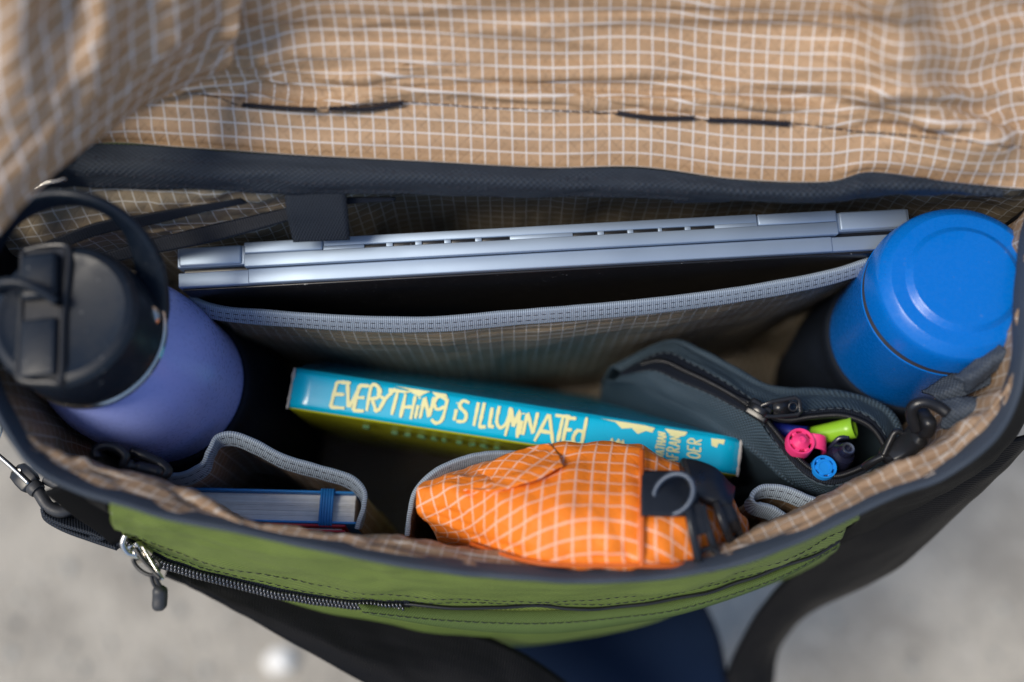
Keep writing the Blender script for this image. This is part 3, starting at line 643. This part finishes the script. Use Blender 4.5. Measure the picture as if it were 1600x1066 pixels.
# ------------------------------------------------------------------ blue bottle
ax = (BB - BT).normalized(); up = -ax
bb_ = thing('blue_bottle', 'matte bright blue metal flask standing in the black side sleeve', 'bottle', BT + ax * .215)
def prof_blue(p): return [(r * 1.07, -h) for r, h in p]
latheo('bottle_body', prof_blue([(.0319, .0212), (.0331, .0222), (.0334, .0227), (.0334, .20), (.031, .21), (0, .211)]), BT, up, BLUE, bb_, 128)
latheo('seam_gasket', prof_blue([(.0320, .0170), (.0321, .0210), (.0331, .0219)]), BT, up, THREAD, bb_, 128)
latheo('cap', prof_blue([(0, 0), (.0192, 0), (.0196, .0002), (.0212, .0016), (.0216, .0018), (.0268, .0019), (.0272, .0021), (.0304, .0050), (.0308, .0055), (.0318, .0082), (.0333, .0176), (.0330, .0181), (.031, .0181)]), BT, up, BLUE, bb_, 128)

# ------------------------------------------------------------------ paperback book
SPINE_BLUE = plain('cover_blue', (.0, .47, .74), .25, var=.05, scale=40, Coat_Weight=.3)
COVER_YEL = plain('cover_lime', (.5, .54, .02), .3, var=.06, scale=40, Coat_Weight=.2)
CREAM = plain('cover_cream', (.82, .80, .40), .35, var=.04)
PAPER = plain('book_paper', (.55, .5, .42), .8)
TEALP = plain('print_teal', (.03, .12, .04), .6)
b00, b01 = A(461, 577, -.062), A(1158, 687, -.066)       # spine upper edge
b10, b11 = A(450, 636, -.066), A(1152, 742, -.070)       # spine lower edge
book = thing('book', 'blue paperback book with cream hand lettering on its spine', 'book', (b00 + b11) / 2 - Vector((0, 0, .15)))
nb = (b01 - b00).cross(b10 - b00).normalized(); nb = nb if nb.z > 0 else -nb
def sp_(s, t_, h=0): return (b00 * (1 - s) + b01 * s) * (1 - t_) + (b10 * (1 - s) + b11 * s) * t_ + nb * h
bm = bmesh.new()
sec = []
for s in np.linspace(0, 1, 24):
    row = []
    for t_ in np.linspace(0, 1, 9): row.append(bm.verts.new(sp_(s, t_, .0008 * (1 - (2 * t_ - 1) ** 4) - .0004)))
    sec.append(row)
for a, b in zip(sec, sec[1:]):
    for i in range(8): bm.faces.new((a[i], a[i + 1], b[i + 1], b[i]))
o = finish('spine', bm, SPINE_BLUE, book); so = o.modifiers.new('t', 'SOLIDIFY'); so.thickness = .0006; so.offset = 0
xb = (b01 - b00).normalized()
def cover(name, e0, e1, dirv, ln, m, bow):
    rows = []
    for k in np.linspace(0, 1, 14):
        rows.append([e0 * (1 - s) + e1 * s + dirv * ln * k + bow * math.sin(k * math.pi * .5) for s in np.linspace(0, 1, 8)])
    return sheet(name, patch(rows, 20, 20), m, book, .0006)
dn_f = Vector((0, .165, -1)).normalized(); dn_b = Vector((0, .36, -1)).normalized()
rad = []
fc = cover('front_cover', b10 - nb * .0004, b11 - nb * .0004, dn_f, .128, COVER_YEL, Vector((0, -.004, 0)))
cover('back_cover', b00 - nb * .0004, b01 - nb * .0004, dn_b, .128, SPINE_BLUE, Vector((0, .004, 0)))
bm = bmesh.new(); vs = []
for e, d_ in ((b00, dn_b), (b01, dn_b), (b11, dn_f), (b10, dn_f)):
    i_ = (b00 + b11 + b01 + b10) / 4
    for ln in (.001, .125):
        p = e + d_ * ln + xb * (.0015 if e in (b00, b10) else -.0015); p = p + ((b00 + b01 if e in (b11, b10) else b10 + b11) / 2 - e).project(Vector((0, 1, 0))) * .12
        vs.append(bm.verts.new(p))
for f in ((0, 2, 4, 6), (1, 7, 5, 3), (0, 1, 3, 2), (2, 3, 5, 4), (4, 5, 7, 6), (6, 7, 1, 0)): bm.faces.new([vs[i] for i in f])
finish('page_block', bm, PAPER, book, smooth=False)
# worn pale board at both spine ends
for s in (0, 1):
    P = [sp_(s + (-.0002 if s == 0 else .0002), t_, .0002 + .0003 * random.random()) for t_ in np.linspace(-.03, 1.05, 16)]
    bm = bmesh.new(); tube(bm, P, circ(.0009, 6), scale=[.6 + .7 * random.random() for _ in P]); finish('worn_edge', bm, plain('worn_card', (.42, .40, .38), .9, bumps=.6, scale=1500), book)
# lettering: brushed strokes on the spine
GL = {'E': [[(.85, 1), (.12, .97), (.05, 0), (.8, .04)], [(.1, .5), (.65, .54)]], 'V': [[(0, 1), (.42, 0), (.95, 1)]], 'R': [[(.08, 0), (.08, 1), (.7, .92), (.72, .6), (.1, .48)], [(.3, .48), (.85, 0)]],
      'Y': [[(.0, 1), (.12, .62), (.5, .5)], [(.95, 1), (.5, .5), (.3, .02), (.0, .0)]], 'T': [[(-.05, .97), (1, 1)], [(.5, 1), (.42, 0)]], 'H': [[(.08, 1), (.05, 0)], [(.85, 1), (.85, 0)], [(.08, .45), (.85, .52)]],
      'i': [[(.5, .62), (.48, 0)], [(.5, .98), (.52, .92)]], 'N': [[(.05, 0), (.1, .95), (.8, .08), (.88, 1)]], 'g': [[(.85, .9), (.3, 1), (.08, .7), (.35, .45), (.8, .6)], [(.88, .95), (.8, .1), (.45, -.12), (.1, 0)]],
      'S': [[(.85, .95), (.3, 1), (.1, .72), (.75, .42), (.7, .08), (.05, .02)]], 'I': [[(.5, 1), (.46, 0)]], 'L': [[(.15, 1), (.08, .02), (.8, .06)]], 'l': [[(.2, .9), (.25, .03), (.7, .08)]],
      'U': [[(.08, .95), (.1, .25), (.45, 0), (.8, .3), (.88, .97)]], 'M': [[(.02, 0), (.18, 1), (.5, .35), (.8, 1), (.95, 0)]], 'A': [[(.0, 0), (.5, 1), (.95, 0)], [(.2, .36), (.78, .36)]],
      'D': [[(.1, 0), (.12, 1)], [(.05, 1), (.75, .8), (.85, .35), (.5, .0), (.1, .02)]], 'd': [[(.85, 1.05), (.8, 0)], [(.8, .5), (.3, .5), (.08, .2), (.35, 0), (.8, .08)]],
      'J': [[(.7, 1), (.7, .2), (.4, 0), (.05, .2)]], 'O': [[(.5, 1), (.1, .7), (.1, .25), (.5, 0), (.88, .3), (.86, .75), (.5, 1)]], 'F': [[(.1, 0), (.1, 1), (.85, 1)], [(.1, .52), (.65, .54)]]}
def letter(bm, ch, f, th):
    """f maps letter box (x right, y up, 0..1) to the surface"""
    for st in GL[ch]:
        n = max(6, 7 * (len(st) - 1)); P = cr([(a, b, 0) for a, b in st], n) if ch in 'SgUOJDdR' else np.array([np.interp(np.linspace(0, len(st) - 1, n), range(len(st)), [q[k] for q in st]) if k < 2 else np.zeros(n) for k in range(3)]).T
        pts = [f(a, b) for a, b, _ in P]; L_, R_ = [], []
        for i, p in enumerate(pts):
            t_ = pts[min(i + 1, n - 1)] - pts[max(i - 1, 0)]; s = t_.cross(nb).normalized()
            wv = th * (.85 + .45 * random.random()) * (.8 if i in (0, n - 1) else 1)
            L_.append(bm.verts.new(p + s * wv)); R_.append(bm.verts.new(p - s * wv))
        for i in range(n - 1): bm.faces.new((L_[i], L_[i + 1], R_[i + 1], R_[i]))
PX0, PXW = 461, 697
def s_of(p): return (p - PX0) / PXW
title = [('E', 526, 555, .14, .84), ('V', 546, 568, .16, .8), ('E', 562, 584, .14, .84), ('R', 582, 603, .12, .80), ('Y', 594, 622, .1, .74), ('T', 612, 638, .14, .80), ('H', 636, 656, .2, .84), ('i', 654, 666, .22, .8), ('N', 666, 684, .16, .78), ('g', 682, 706, .12, .76),
         ('i', 715, 724, .2, .7), ('S', 722, 740, .14, .72), ('I', 746, 756, .12, .76), ('L', 758, 772, .1, .78), ('l', 770, 786, .14, .74), ('U', 782, 804, .1, .7), ('M', 800, 820, .16, .9), ('i', 816, 828, .2, .8), ('N', 826, 846, .14, .8), ('A', 846, 876, .1, .92), ('T', 872, 894, .12, .84), ('E', 888, 906, .14, .84), ('d', 902, 922, .1, .84)]
bm = bmesh.new()
for ch, a, b, y_t, y_b in title:
    s0, s1 = s_of(a), s_of(b); sl__ = .010
    letter(bm, ch, lambda x, y, s0=s0, s1=s1: sp_(s0 + (s1 - s0) * x + sl__ * (y - .5) * .2, y_b + (y_t - y_b) * y, .0012), .00074)
finish('title_lettering', bm, CREAM, book, smooth=False)
bm = bmesh.new()
for word, a, b, lo_, hi in (('JONATHAN', 1030, 1044, 1.12, .12), ('SAFRAN', 1048, 1066, 1.12, .14), ('FOER', 1078, 1098, .92, .13)):
    n = len(word); st = (hi - lo_) / n
    for i, ch in enumerate(word):
        t0 = lo_ + st * i; t1 = t0 + st * .8
        if t0 > .99: continue
        letter(bm, ch, lambda x, y, t0=t0, t1=t1, a=a, b=b: sp_(s_of(b) + (s_of(a) - s_of(b)) * y, t0 + (t1 - t0) * x, .0012), .00036)
finish('author_lettering', bm, CREAM, book, smooth=False)
def blot(pts):
    bm = bmesh.new(); n = len(pts); c = bm.verts.new(sp_(sum(s_of(a) for a, b in pts) / n, sum(b for a, b in pts) / n, .0010))
    v = [bm.verts.new(sp_(s_of(a), max(b, .03), .0010)) for a, b in pts]
    for i in range(n): bm.faces.new((c, v[i], v[(i + 1) % n]))
    finish('spine_blot', bm, CREAM, book, smooth=False)
blot([(620, .01), (645, .06), (634, .22), (640, .1), (660, .22), (668, .1), (676, .01)])
blot([(678, .02), (700, .02), (704, .12), (694, .1), (690, .18), (682, .1)])
blot([(940, .0), (962, .04), (975, .22), (990, .16), (1000, .3), (1012, .18), (1022, .2), (1025, .06), (1010, .02), (970, -.02)])
blot([(1040, .02), (1075, .02), (1072, .14), (1060, .22), (1046, .14)])
blot([(1112, .1), (1133, .08), (1132, .22), (1124, .2), (1122, .34), (1114, .3)])
blot([(958, .9), (958, .68), (962, .5), (966, .66), (972, .5), (978, .62), (980, .5), (986, .9)])
bm = bmesh.new(); bow = Vector((0, -.004, 0))
nf = xb.cross(dn_f).normalized(); nf = nf if nf.y < 0 else -nf
for i, p in enumerate((578, 620, 641, 663, 682, 703, 724, 746, 766, 788)):
    for k in range(2):
        s = s_of(p); q = (b10 * (1 - s) + b11 * s) + dn_f * (.022 + k * .006 + (-.010 if i == 0 else .0)) + bow * math.sin(.25 * math.pi * .5) + nf * .0012 + xb * random.uniform(-.001, .001)
        hw = random.uniform(.0008, .0016); box(bm, q, xb, dn_f, nf, (-hw, 0, -.0006), (hw, .0024, .0006))
finish('cover_print', bm, TEALP, book, smooth=False)

# ------------------------------------------------------------------ notebooks
NBLUE = plain('notebook_blue', (.035, .28, .72), .4, var=.06); PAGES = plain('notebook_pages', (.88, .87, .83), .75)
nA, nB = A(150, 758, -.060), A(562, 768, -.064)
def notebook(name, label, eA, eB, th, depth, cm, pm, band=False, rag=True):
    X = (eB - eA).normalized(); Wn = (eB - eA).length
    Y = Vector((0, -1, 0)); Y = (Y - X * Y.dot(X)).normalized(); Z = X.cross(Y).normalized(); Z = Z if Z.z > 0 else -Z
    Y = -(Y) if Y.y > 0 else Y
    t_ = thing(name, label, 'notebook', (eA + eB) / 2 - Z * depth)
    boxo('back_cover', eA, X, Y, Z, (0, 0, -depth), (Wn, .0011, 0), cm, t_, .0004)
    boxo('front_cover', eA, X, Y, Z, (0, th - .0011, -depth), (Wn, th, 0), cm, t_, .0004)
    boxo('cover_spine', eA, X, Y, Z, (-.001, .0, -depth), (.0002, th, 0), cm, t_, .0004)
    bm = bmesh.new(); N = max(4, int(th / .0009))
    for i in range(N):
        y = .0014 + (th - .0028) * i / N; d_ = -.0022 - .0010 * random.random() - (.0012 if i in (0, 1) else 0)
        box(bm, eA, X, Y, Z, (.002, y, -depth + .002), (Wn - .002, y + (th - .0028) / N * .86, d_))
    finish('page_block', bm, pm, t_, smooth=False)
    if band:
        xm = (512 - 150) / (562 - 150) * Wn; bm = bmesh.new()
        for k in range(5):
            xk = xm + (k - 2) * .00125
            tube(bm, [eA + X * xk + Y * y + Z * z for y, z in ((-.0006, -.06), (-.0007, -.001), (-.0003, .0007), (.004, .0009), (th - .002, .0008), (th + .0003, .0006), (th + .0008, -.001), (th + .0008, -.06))], rrect(.0006, .0006), ref=X)
        finish('elastic_band', bm, plain('elastic_blue', (.015, .19, .52), .55, bumps=.3, scale=1500), t_)
    return t_
nb_keep = nb
notebook('notebook', 'blue notebook with blue elastic band, pages up, in the front pocket', nA, nB, .0150, .13, NBLUE, PAGES, True)
rA, rB = A(250, 812, -.060), A(540, 820, -.064)
notebook('notebook', 'thin red notebook tucked in front of the blue notebook', rA, rB, .0035, .12, plain('notebook_red', (.5, .02, .04), .4), PAGES)

# ------------------------------------------------------------------ grey-blue pencil case
pc_ = thing('pencil_case', 'grey blue canvas pencil case with its black zip half open', 'pencil case', A(1180, 690, -.2))
fl_ = [(968, 588, -.088), (1018, 579, -.072), (1060, 596, -.066), (1110, 617, -.061), (1150, 638, -.058), (1184, 655, -.056), (1206, 684, -.055), (1230, 716, -.055), (1262, 746, -.055), (1300, 758, -.054), (1345, 742, -.053), (1384, 714, -.052)]
bl_ = [(970, 582, -.088), (1034, 551, -.074), (1080, 568, -.067), (1124, 592, -.062), (1160, 614, -.059), (1196, 636, -.057), (1232, 645, -.056), (1272, 640, -.055), (1318, 638, -.054), (1358, 652, -.053), (1382, 680, -.052), (1390, 708, -.052)]
fp, bp = L(fl_), L(bl_)
fo = L([(948, 596, -.105), (985, 606, -.093), (1030, 634, -.088), (1078, 660, -.084), (1118, 684, -.08), (1150, 700, -.076), (1180, 722, -.074), (1212, 748, -.074), (1250, 770, -.075), (1296, 778, -.075), (1350, 762, -.075), (1392, 726, -.075)])
bo = L([(950, 580, -.105), (1042, 541, -.088), (1095, 555, -.082), (1146, 582, -.078), (1190, 606, -.075), (1232, 612, -.073), (1270, 612, -.072), (1302, 616, -.071), (1340, 626, -.07), (1380, 648, -.07), (1402, 682, -.07), (1404, 716, -.07)])
def dropz(P, z, c, k): return [Vector((c.x + (p.x - c.x) * k, c.y + (p.y - c.y) * k, z)) for p in P]
cc = A(1190, 680, -.1)
sheet('case_side', wrinkle(patch([fp, [a * .45 + b * .55 + Vector((0, -.002, .003)) for a, b in zip(fp, fo)], fo, dropz(fo, -.15, cc, 1.0), dropz(fo, -.215, cc, .85)], 40, 120), .0012, 5, 4, 81), PENCASE, pc_, .001)
sheet('case_side', wrinkle(patch([bp, [a * .45 + b * .55 + Vector((0, .001, .003)) for a, b in zip(bp, bo)], bo, dropz(bo, -.15, cc, 1.0), dropz(bo, -.215, cc, .85)], 40, 120), .0012, 5, 4, 82), PENCASE, pc_, .001)
# zip tapes: closed part between the lips, then split along both lips
fP, bP = curve(fp, 200), curve(bp, 200)
def tape(path, other, name):
    rows = [[p + Vector((0, 0, .0006)) for p in path], [p + (q - p).normalized() * min(.0055, (q - p).length * .47) + Vector((0, 0, .001)) for p, q in zip(path, other)]]
    return sheet(name, patch(rows, 6, 120), BLACK_TAPE, pc_, .0008)
tape(fP, bP, 'zip_tape'); tape(bP, fP, 'zip_tape')
def teeth(path, r=.0009, name='zip_teeth'):
    bm = bmesh.new(); P = curve(path, 110)
    for i, p in enumerate(P):
        t_ = (P[min(i + 1, 109)] - P[max(i - 1, 0)]).normalized(); s = t_.cross(Vector((0, 0, 1))).normalized()
        tube(bm, [p - s * .0012, p + Vector((0, 0, r)), p + s * .0012], circ(.00052, 5))
    tag(finish(name, bm, ZIPB, pc_), kind='stuff')
ib = 92
midl = [p * .5 + q * .5 + Vector((0, 0, .0016)) for p, q in zip(fP, bP)]
teeth(midl[18:88])
open_f = [p + (q - p).normalized() * .004 + Vector((0, 0, .0012)) for p, q in zip(fP, bP)][96:196]
open_b = [p + (q - p).normalized() * .004 + Vector((0, 0, .0012)) for p, q in zip(bP, fP)][96:196]
teeth([midl[88]] + open_f); teeth([midl[88]] + open_b)
for P in (fP, bP): stitches('case_stitching', [p + Vector((0, 0, .001)) for p in P[14:190]], plain('case_thread', (.05, .07, .09), .7), pc_, r=.00028)
inner = dropz(curve(fp[5:] + bp[5:][::-1], 60), -.058, cc, 1)
rows = [curve(fp[5:], 30), dropz(curve(fp[5:], 30), -.12, A(1300, 700, -.1), .7)]
s0 = A(1184, 642, -.054); X = (A(1205, 652, -.053) - A(1160, 625, -.055)).normalized(); Z = Vector((0, -.3, .95)); Y = Z.cross(X).normalized(); Z = X.cross(Y)
zs = boxo('zip_slider', s0, X, Y, Z, (-.005, -.0042, .0002), (.006, .0042, .0036), ZIPB, pc_, .0012, 3)
tubeo('slider_bridge', [s0 + X * -.004 + Z * .003, s0 + X * -.002 + Z * .0062, s0 + X * .003 + Z * .0062, s0 + X * .005 + Z * .003], rrect(.0016, .0008), ZIPB, zs, 16, ref=Y)
pa, pb2 = A(1190, 642, -.048), A(1250, 634, -.047); X = (pb2 - pa).normalized(); Z = Vector((0, -.35, .94)); Y = Z.cross(X).normalized(); Z = X.cross(Y); ln = (pb2 - pa).length
bm = bmesh.new()
P = [pa + X * (ln * k) + Y * s for k, s in ((0, .0022), (.3, .0034), (.9, .0040), (1, .0026), (1, -.0026), (.9, -.0040), (.3, -.0034), (0, -.0022))]
tube(bm, P, rrect(.0007, .0009), ref=Z, closed=True); box(bm, pa, X, Y, Z, (ln * .3, -.0032, -.0004), (ln * .72, .0032, .0004)); finish('zip_pull', bm, ZIPB, zs)
ringo('pull_hole', pa + X * ln * .82, Z, .0019, .0006, ZIPB, zs)

# pens standing in the open case, ends up
def hexcap(name, label, px_, py_, z, r, m, dome, axis=(0, .12, 1), group='pens in the open pencil case'):
    c = A(px_, py_, z); ax = Vector(axis).normalized(); t_ = thing(name, label, 'pen', c - ax * .13, group)
    latheo('barrel', [(r * .86, -.0035), (r * .84, -.12), (r * .3, -.13), (0, -.131)], c, ax, m, t_, 32)
    latheo('cap_rim', [(r * .78, -.002), (r * .78, .0002), (r * .86, .0008), (r * .95, .0008), (r, 0), (r, -.006), (r * .9, -.0065), (r * .86, -.006)], c, ax, m, t_, 48)
    latheo('cap_button', [(r * .64, -.003), (r * .63, .0), (r * .6, .0006), (r * .46, dome * .55), (r * .25, dome), (r * .12, dome * 1.02), (r * .1, dome * .9), (0, dome * .9)] if dome > .001 else [(r * .66, -.003), (r * .66, .0002), (r * .62, .0006), (r * .44, .0006), (r * .42, .0002), (0, .0002)], c, ax, m, t_, 40)
    latheo('cap_well', [(r * .82, -.0022), (0, -.0022)], c, ax, BPLAST, t_, 32)
    x = ax.orthogonal().normalized(); y = ax.cross(x)
    for k in range(6):
        a = k * math.pi / 3 + .3; d_ = x * math.cos(a) + y * math.sin(a); s = ax.cross(d_)
        boxo('cap_spoke', c, d_, s, ax, (r * .55, -.0011, -.0018), (r * .86, .0011, .0002), m, t_, .0002)
    return t_
PINK = plain('pink_plastic', (.86, .05, .22), .3, var=.04); PBLUE = plain('pen_blue_plastic', (.01, .25, .78), .3, var=.04); LIME = plain('lime_plastic', (.28, .56, .03), .3, var=.04); NAVY = plain('navy_plastic', (.012, .014, .035), .25)
pk = hexcap('pen', 'pink pen with a round slotted cap end and pocket clip in the open pencil case', 1251, 690, -.050, .0064, PINK, .0026)
cpn = A(1280, 693, -.054); c = A(1262, 691, -.052); X = (cpn - c).normalized()
tubeo('pocket_clip', L([(1264, 688, -.053), (1280, 690, -.052), (1288, 694, -.055), (1287, 700, -.066), (1286, 706, -.09)]), rrect(.0034, .0009), PINK, pk, 24, ref=(0, 1, .3))
hexcap('pen', 'blue pen with a flat round slotted cap end below the pink pen', 1288, 730, -.052, .0056, PBLUE, 0)
c = A(1322, 704, -.052); t_ = thing('pen', 'dark navy pen with a hollow ring end beside the pink pen', 'pen', c - Vector((0, 0, .13)), 'pens in the open pencil case')
latheo('barrel', [(.0, .0006), (.0016, .0006), (.0018, .0024), (.0030, .0026), (.0034, .0016), (.0036, -.001), (.0052, -.003), (.0062, -.007), (.0062, -.11), (.002, -.13), (0, -.13)], c, (.1, .15, 1), NAVY, t_, 40)
latheo('push_ring', [(.0017, .001), (.0018, .0028), (.0026, .003), (.0028, .002)], c, (.1, .15, 1), plain('grey_metal', (.2, .22, .26), .3, metal=.8), t_, 32)
tubeo('pocket_clip', L([(1296, 700, -.06), (1310, 686, -.056), (1326, 684, -.055)]), rrect(.002, .001), NAVY, t_, 16, ref=(0, 0, 1))
t_ = thing('highlighter', 'lime green pen with a hollow scooped end above the pink pen', 'pen', A(1300, 690, -.17))
c0, c1 = A(1272, 681, -.064), A(1334, 668, -.054)
bm = bmesh.new(); ax = (c1 - c0).normalized(); lathe(bm, [(.0, -.06), (.003, -.058), (.0043, -.03), (.0043, 0), (.0047, (c1 - c0).length * .8), (.0050, (c1 - c0).length), (.0042, (c1 - c0).length + .0004), (.0039, (c1 - c0).length - .005), (0, (c1 - c0).length - .009)], c0, ax, 40); finish('barrel', bm, LIME, t_)
t_ = thing('pen', 'dark blue pen lying behind the pink pen under the zip pull', 'pen', A(1230, 680, -.16), 'pens in the open pencil case')
tubeo('barrel', L([(1200, 668, -.072), (1232, 674, -.066), (1262, 678, -.062)]), .0035, plain('deep_blue_plastic', (.01, .02, .2), .3), t_, 16)
latheo('end_plug', [(.0034, 0), (.003, .001), (0, .0012)], A(1262, 678, -.062), (A(1262, 678, -.062) - A(1232, 674, -.066)), NAVY, t_, 24)

# ------------------------------------------------------------------ orange pouch
op = thing('orange_pouch', 'orange grid ripstop pouch with black webbing tab and ring, stuffed in the front pocket', 'pouch', A(880, 790, -.16))
rowsP = [[(700, 738, -.05), (748, 728, -.044), (800, 712, -.037), (850, 697, -.032), (905, 690, -.03), (960, 692, -.03), (1003, 702, -.03), (1050, 718, -.031), (1100, 742, -.034), (1140, 762, -.042)],
         [(672, 747, -.038), (728, 744, -.029), (790, 742, -.022), (845, 728, -.018), (905, 718, -.0155), (960, 722, -.0145), (1003, 728, -.014), (1050, 742, -.015), (1104, 764, -.02), (1152, 785, -.034)],
         [(656, 762, -.030), (718, 760, -.022), (785, 762, -.012), (845, 768, -.006), (905, 770, -.003), (960, 772, -.002), (1003, 776, -.002), (1050, 786, -.004), (1106, 800, -.01), (1162, 812, -.030)],
         [(651, 785, -.028), (716, 790, -.018), (785, 806, -.006), (845, 816, .0), (905, 822, .003), (960, 824, .004), (1003, 826, .003), (1050, 830, .001), (1106, 836, -.007), (1164, 842, -.03)],
         [(658, 810, -.032), (722, 828, -.022), (788, 848, -.009), (845, 862, -.003), (905, 868, 0), (960, 870, .001), (1003, 870, .001), (1050, 872, -.002), (1104, 868, -.01), (1158, 862, -.032)],
         [(678, 832, -.044), (730, 852, -.034), (790, 872, -.02), (845, 886, -.013), (905, 892, -.010), (960, 893, -.009), (1003, 893, -.009), (1050, 892, -.011), (1100, 886, -.018), (1148, 874, -.038)]]
RP = [L(r) for r in rowsP]
cen = A(910, 800, -.05)
RP = [dropz(RP[0], -.13, cen, .92), dropz(RP[0], -.08, cen, 1.0)] + RP + [dropz(RP[-1], -.075, cen, 1.0), dropz(RP[-1], -.13, cen, .92)]
G = wrinkle(patch(RP, 110, 140), .0026, 4, 5, 91)
G = wrinkle(G, .0005, 12, 7, 92)
G = wrinkle(G, .0011, 6, 9, -3, lambda u, v: .3 + .7 * abs(2 * v - 1) ** 2 + .5 * max(0, .3 - u))
G = wrinkle(G, .0012, 3, 24, -8, lambda u, v: math.exp(-((u - .667) / .035) ** 2) + .5 * math.exp(-((u - .08) / .08) ** 2))
G = wrinkle(G, .0009, 9, 5, -12)
sheet('pouch_body', G, ORANGE, op, .0006, ref=100)
# left end gusset
endc = [Vector(p) for p in G[::5, 0]]; c = sum(endc, Vector()) / len(endc) + Vector((-.004, 0, .0))
bm = bmesh.new(); cv = bm.verts.new(c + Vector((-.003, 0, -.01))); ev = [bm.verts.new(p) for p in endc]
for a, b in zip(ev, ev[1:]): bm.faces.new((cv, a, b))
finish('end_gusset', bm, ORANGE, op)
endc = [Vector(p) for p in G[::5, -1]]; c = sum(endc, Vector()) / len(endc)
bm = bmesh.new(); cv = bm.verts.new(c + Vector((.006, 0, 0))); ev = [bm.verts.new(p) for p in endc]
for a, b in zip(ev, ev[1:]): bm.faces.new((cv, a, b))
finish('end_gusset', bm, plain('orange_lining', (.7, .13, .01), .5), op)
# folded left corner: facet with the grid on the bias
fac0 = [L([(700, 762, -.036), (742, 736, -.030), (795, 709, -.024), (846, 690, -.021)]), L([(712, 766, -.029), (760, 748, -.021), (815, 727, -.014), (862, 706, -.014)]), L([(722, 764, -.024), (775, 757, -.015), (830, 744, -.009), (866, 722, -.0125)])]
GO = G
def on_pouch(px_, py_, lift=.001):
    d = (A(px_, py_, 0) - cam_o.location).normalized(); V = GO.reshape(-1, 3) - np.array(cam_o.location); dn = np.array(d)
    proj = V @ dn; dist = np.linalg.norm(V - proj[:, None] * dn, axis=1); ok = np.where(dist < .0035)[0]
    p = proj[ok].min() if len(ok) else proj[np.argmin(dist)]
    return cam_o.location + d * (p - lift)
fac = [[Vector(p) for p in r] for r in fac0]
for r, (x, y) in zip(fac, ((858, 692), (872, 708), (880, 728))): r[-1] = on_pouch(x, y, -.0012)
fac[2] = [on_pouch(x, y, -.0006) for x, y in ((726, 768), (778, 764), (832, 752), (880, 728))]
sheet('corner_fold', wrinkle(patch(fac, 26, 50), .001, 4, 3, 93), ORANGE, op, .0006, rot=R(38))
sm = [on_pouch(1003, y, .0006) for y in (704, 730, 760, 790, 820, 850, 872, 886)]
tubeo('seam_ridge', sm, circ(.0011, 8), plain('orange_seam', (.62, .12, .01), .5), op, 50)
sm = [on_pouch(x, y, .0004) for x, y in ((735, 850), (790, 868), (845, 880), (905, 884), (960, 884), (1003, 884), (1050, 884), (1100, 876))]
tubeo('seam_ridge', sm, circ(.0009, 8), plain('orange_seam', (.62, .12, .01), .5), op, 50)
tb_ = [[on_pouch(x, y, .0022) for x in (1002, 1020, 1042, 1066, 1090)] for y in (738, 760, 782, 806)]
sheet('webbing_tab', patch(tb_, 16, 24), BLACK_WEB, op, .0016)
rc = on_pouch(1052, 772, .0085)
ringo('split_ring', rc, Vector((-.35, -.1, .93)), .0086, .0011, plain('blue_steel', (.06, .08, .115), .35, metal=.3), op, sx=1, sy=.8)
bk_ = thing('buckle_clip', 'black plastic clip with two slim legs hanging from the ring of the orange pouch', 'clip', on_pouch(1100, 790, .004))
pts = [on_pouch(x, y, .0045) for x, y in ((1072, 748), (1094, 752), (1118, 764), (1140, 782))]
tubeo('clip_head', pts, rrect(.0095, .0026, .002), BPLAST, bk_, 20, ref=(.35, -.75, .2))
for pr in ([(1072, 786), (1078, 812), (1084, 842), (1092, 880)], [(1096, 790), (1102, 815), (1112, 845), (1122, 876)], [(1118, 786), (1126, 808), (1138, 838), (1150, 862)], [(1138, 790), (1146, 806), (1154, 830), (1160, 850)]):
    tubeo('clip_leg', [on_pouch(x, y, .004) for x, y in pr], rrect(.0016, .0016), BPLAST, bk_, 24)
for pr in ([(1084, 788), (1090, 812), (1096, 835)], [(1130, 790), (1138, 812), (1146, 832)]):
    tubeo('clip_web', [on_pouch(x, y, .003) for x, y in pr], rrect(.0008, .0028), BPLAST, bk_, 16)
ringo('clip_eye', on_pouch(1108, 874, .004), Vector((0, -.2, 1)), .004, .0011, BPLAST, bk_)
ringo('clip_eye', on_pouch(1154, 850, .004), Vector((0, -.2, 1)), .003, .0010, BPLAST, bk_)
